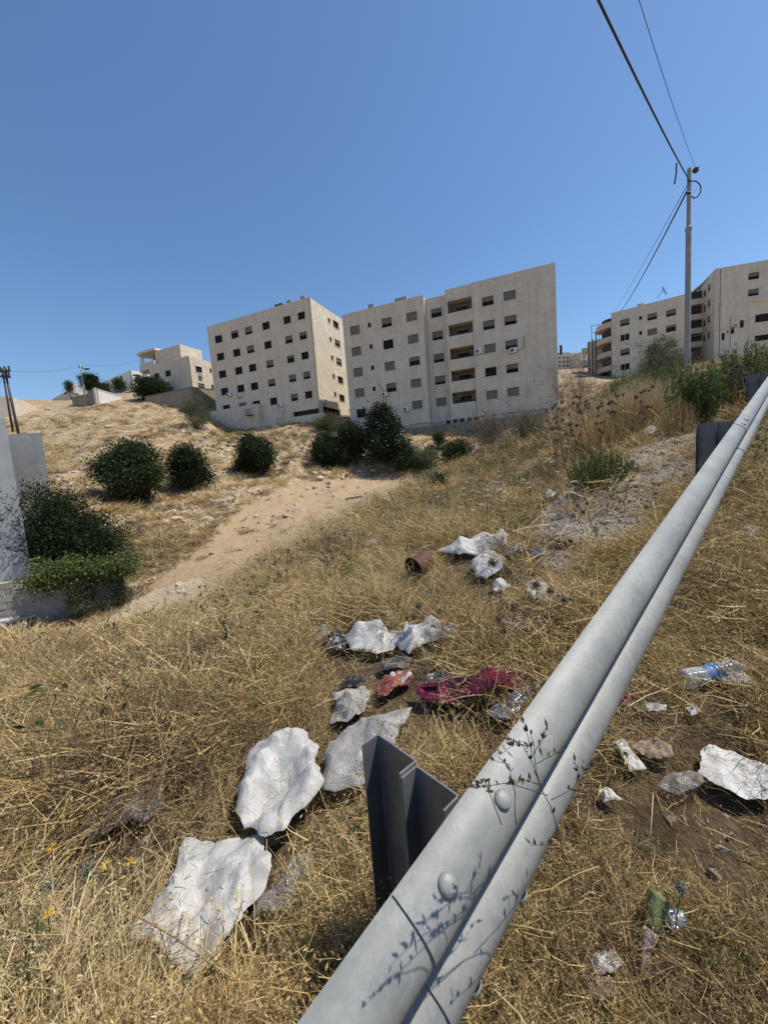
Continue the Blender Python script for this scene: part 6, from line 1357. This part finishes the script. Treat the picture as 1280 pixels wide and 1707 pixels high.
# wild carrot with flat white heads
for i in range(34):
    u = random.uniform(700, 960); g = onground(u, random.uniform(800, 905) - max(0, u - 820) * .35)
    if np.hypot(g[0], g[1]) > 14: continue
    gg = g; p = g + np.array([random.uniform(-.06, .06), random.uniform(-.06, .06), random.uniform(.28, .55)])
    o = empty('wild_carrot', tuple(gg), 0, 'dried wild carrot with flat white flower heads on the bank below the bare thicket', 'wild flower', 'wild carrots on the bank'); mb = MB(); V_ = []; q = Vector(p - gg)
    for k in range(random.choice([1, 1, 2])):
        t = q + Vector((random.uniform(-.10, .10), random.uniform(-.1, .1), random.uniform(-.1, .0))) * (1 if k else 0); mb.tube([(0, 0, 0), q * .45, t], [.004, .0035, .0025], 4)
        n_ = 60; a = RNG.uniform(0, 6.28, n_); r_ = .034 * np.sqrt(RNG.random(n_)); C = np.array(t) + np.stack([r_ * np.cos(a), r_ * np.sin(a), .010 - 4 * r_ ** 2 + RNG.normal(0, .002, n_)], -1)
        V, F, T = diamonds(C, RNG.normal(size=(n_, 3)) * [1, 1, .4], .016, .006); nmesh('flower_head', V, F, T, M['umbel'], True, o)
    mb.obj('stem', M['olive'], o)
# weed sprig leaning in front of the rail, and dead stalks
def latplane(u, v, lat):
    r = ray(u, v); return r * ((L0 + lat) / (r[:2] @ NR))
Z7 = lambda X, Y: (560 + X / 2.667, 1150 + Y / 2.667)
def sprig(name, lines, lat, r, mat, label, cat, conv=Z7, pods=True, root=None, podl=.017):
    pts = [[Vector(latplane(*conv(*q), lat)) for q in ln] for ln in lines]; b = pts[0][0]; g = Vector((b.x, b.y, g1(b.x, b.y))) if root is None else Vector(root)
    o = empty(name, tuple(g), 0, label, cat); mb = MB(); C = []; D = []
    for i, ln in enumerate(pts):
        P = [p - g for p in ln]
        if i == 0: P = [Vector((0, 0, -.02)), P[0] * .35 + Vector((0, 0, .02)), P[0] * .7 + Vector((.005, .005, .01))] + P
        P2 = []
        for a_, b_ in zip(P[:-1], P[1:]): P2 += [a_, a_.lerp(b_, .5) + Vector([random.uniform(-.003, .003) for _ in range(3)])]
        P2.append(P[-1]); k = len(P2); mb.tube(P2, [r * (1 - .6 * j / (k - 1)) * (1 if i == 0 else .65) for j in range(k)], 5)
        if pods:
            for t in np.linspace(.35, 1, 6 if i else 4):
                j = min(int(t * (k - 1)), k - 2); q = P2[j].lerp(P2[j + 1], .5) if t < 1 else P2[-1]
                for _ in range(2): C.append(np.array(q)); D.append(np.array((P2[j + 1] - P2[j]).normalized()) * .7 + RNG.normal(0, .5, 3) + [0, 0, .5])
    mb.obj('stalk', mat, o, True)
    if pods:
        V, F, T = diamonds(np.array(C), np.array(D), RNG.uniform(.5, 1.1, len(C)) * podl, .0028); nmesh('seed_pods', V, F, T, M['thistle'], True, o)['kind'] = 'stuff'
    return o
sprig('dry_weed', [[(1015, 760), (985, 640), (955, 520), (905, 420), (880, 290), (865, 200)], [(905, 420), (875, 330), (830, 250), (770, 215)], [(880, 290), (910, 240), (940, 170)], [(955, 490), (1060, 430), (1110, 335)], [(985, 620), (930, 690), (870, 690)], [(940, 470), (800, 425), (690, 425), (600, 435)], [(870, 280), (835, 150)], [(890, 330), (960, 290), (1010, 250)],
    [(800, 600), (795, 450), (770, 330), (690, 310)], [(735, 600), (690, 480), (660, 390), (640, 430)], [(860, 250), (800, 240), (740, 280)], [(1060, 430), (1080, 380), (1060, 320)], [(905, 420), (850, 400), (800, 420)]], .17, .0014, M['olive'], 'spindly dry weed with seed pods leaning in front of the rail near the splice', 'weed', root=onground(958, 1500))
def stalk(name, px, hgt, r, mat, label, thorns=0):
    P = [];
    for (u, v) in px: g = onground(u, v); d = np.linalg.norm(g); P.append(Vector(g * (1 - hgt / max(d * .75, .3))))
    b = P[0]; mb = MB(); k = len(P); Q = [p - b for p in P]
    mb.tube(Q, [r * (1 - .4 * j / (k - 1)) for j in range(k)], 6)
    for _ in range(thorns):
        j = random.randrange(k - 1); q = Q[j].lerp(Q[j + 1], random.random()); d = Vector([random.gauss(0, 1) for _ in range(3)]).normalized(); mb.tube([q, q + d * random.uniform(.008, .02)], [r * .5, r * .1], 4)
    o = mb.obj(name, mat, None, True, tuple(b)); return tag(o, label, 'dead stalk')
Z6 = lambda X, Y: (200 + X / 2.286, 1150 + Y / 2.286)
stalk('dead_stalk', [Z6(-180, 700), Z6(-60, 790), Z6(60, 860), Z6(120, 890), Z6(220, 950), Z6(300, 1010), Z6(420, 1090)], .24, .0036, M['pale_straw'], 'long pale stalk lying diagonally across the nearest white bag', 10)
stalk('dead_stalk', [Z6(235, 1190), Z6(245, 1110), Z6(300, 1010)], .24, .0026, M['brown'], 'dark thorny twig hanging from the long pale stalk over the white bag', 16)
stalk('dead_stalk', [Z6(215, 960), Z6(228, 900), Z6(240, 845)], .24, .0024, M['brown'], 'short dark thorny twig on the left side of the nearest white bag', 14)
stalk('dead_stalk', [Z6(395, 1010), Z6(420, 940), Z6(450, 860), Z6(470, 800)], .25, .0024, M['brown'], 'dark twig lying on the right side of the nearest white bag', 14)
stalk('dead_stalk', [Z6(-60, 450), Z6(0, 500), Z6(100, 600), Z6(215, 715)], .22, .0022, M['straw'], 'thin straight straw reaching toward the top of the nearest white bag', 0)
stalk('dead_stalk', [(315, 1290), (325, 1235), (333, 1180), (342, 1130)], .2, .003, M['brown'], 'dark upright dead stem on the bank beside the tan stones', 6)
stalk('dead_stalk', [(200, 1240), (255, 1255), (300, 1262), (340, 1290)], .16, .003, M['straw'], 'bent dead stem arching over the brown grass on the bank', 4)
stalk('dead_stalk', [(345, 1072), (347, 1020), (350, 958)], .3, .0034, M['brown'], 'tall thin dead stem rising in front of the pale track', 0)
stalk('dead_stalk', [(372, 1080), (388, 1040), (402, 990)], .28, .003, M['brown'], 'second dead stem leaning right of the tall thin one', 0)
stalk('dead_stalk', [Z7(705, 1140), Z7(740, 1040), Z7(800, 960), Z7(880, 900), Z7(960, 885), Z7(1000, 855), Z7(1080, 815), Z7(1165, 785)], .14, .0032, M['straw'], 'curved thorny stem arching beside the lower edge of the rail', 9)
stalk('dead_stalk', [Z7(1000, 855), Z7(950, 890), Z7(945, 980), Z7(990, 1080), Z7(1005, 1150)], .13, .003, M['brown'], 'dark stem branching down from the curved thorny stem', 8)
stalk('dead_stalk', [Z7(760, 1045), Z7(850, 1055), Z7(970, 1082)], .12, .0024, M['pale_straw'], 'pale straight twig crossing beside the rail below the curved stem', 6)
stalk('dead_stalk', [(1088, 1325), (1086, 1360), (1083, 1395)], .10, .0022, M['pale_straw'], 'single pale straw standing up right of the rail', 0)
for i in range(14):
    u, v = random.uniform(20, 620), random.uniform(1080, 1600); q = random.uniform(0, 6.28); L_ = random.uniform(70, 150)
    stalk('dead_stalk', [(u + math.cos(q) * L_ * t, v + math.sin(q) * L_ * t * .7 + 14 * t * (1 - t)) for t in (0, .35, .7, 1)], random.uniform(.10, .2), .0018, random.choice([M['straw'], M['pale_straw'], M['brown']]), 'thin loose straw lying tangled over the dry grass of the near bank', 0)['group'] = 'loose straws over the near bank'
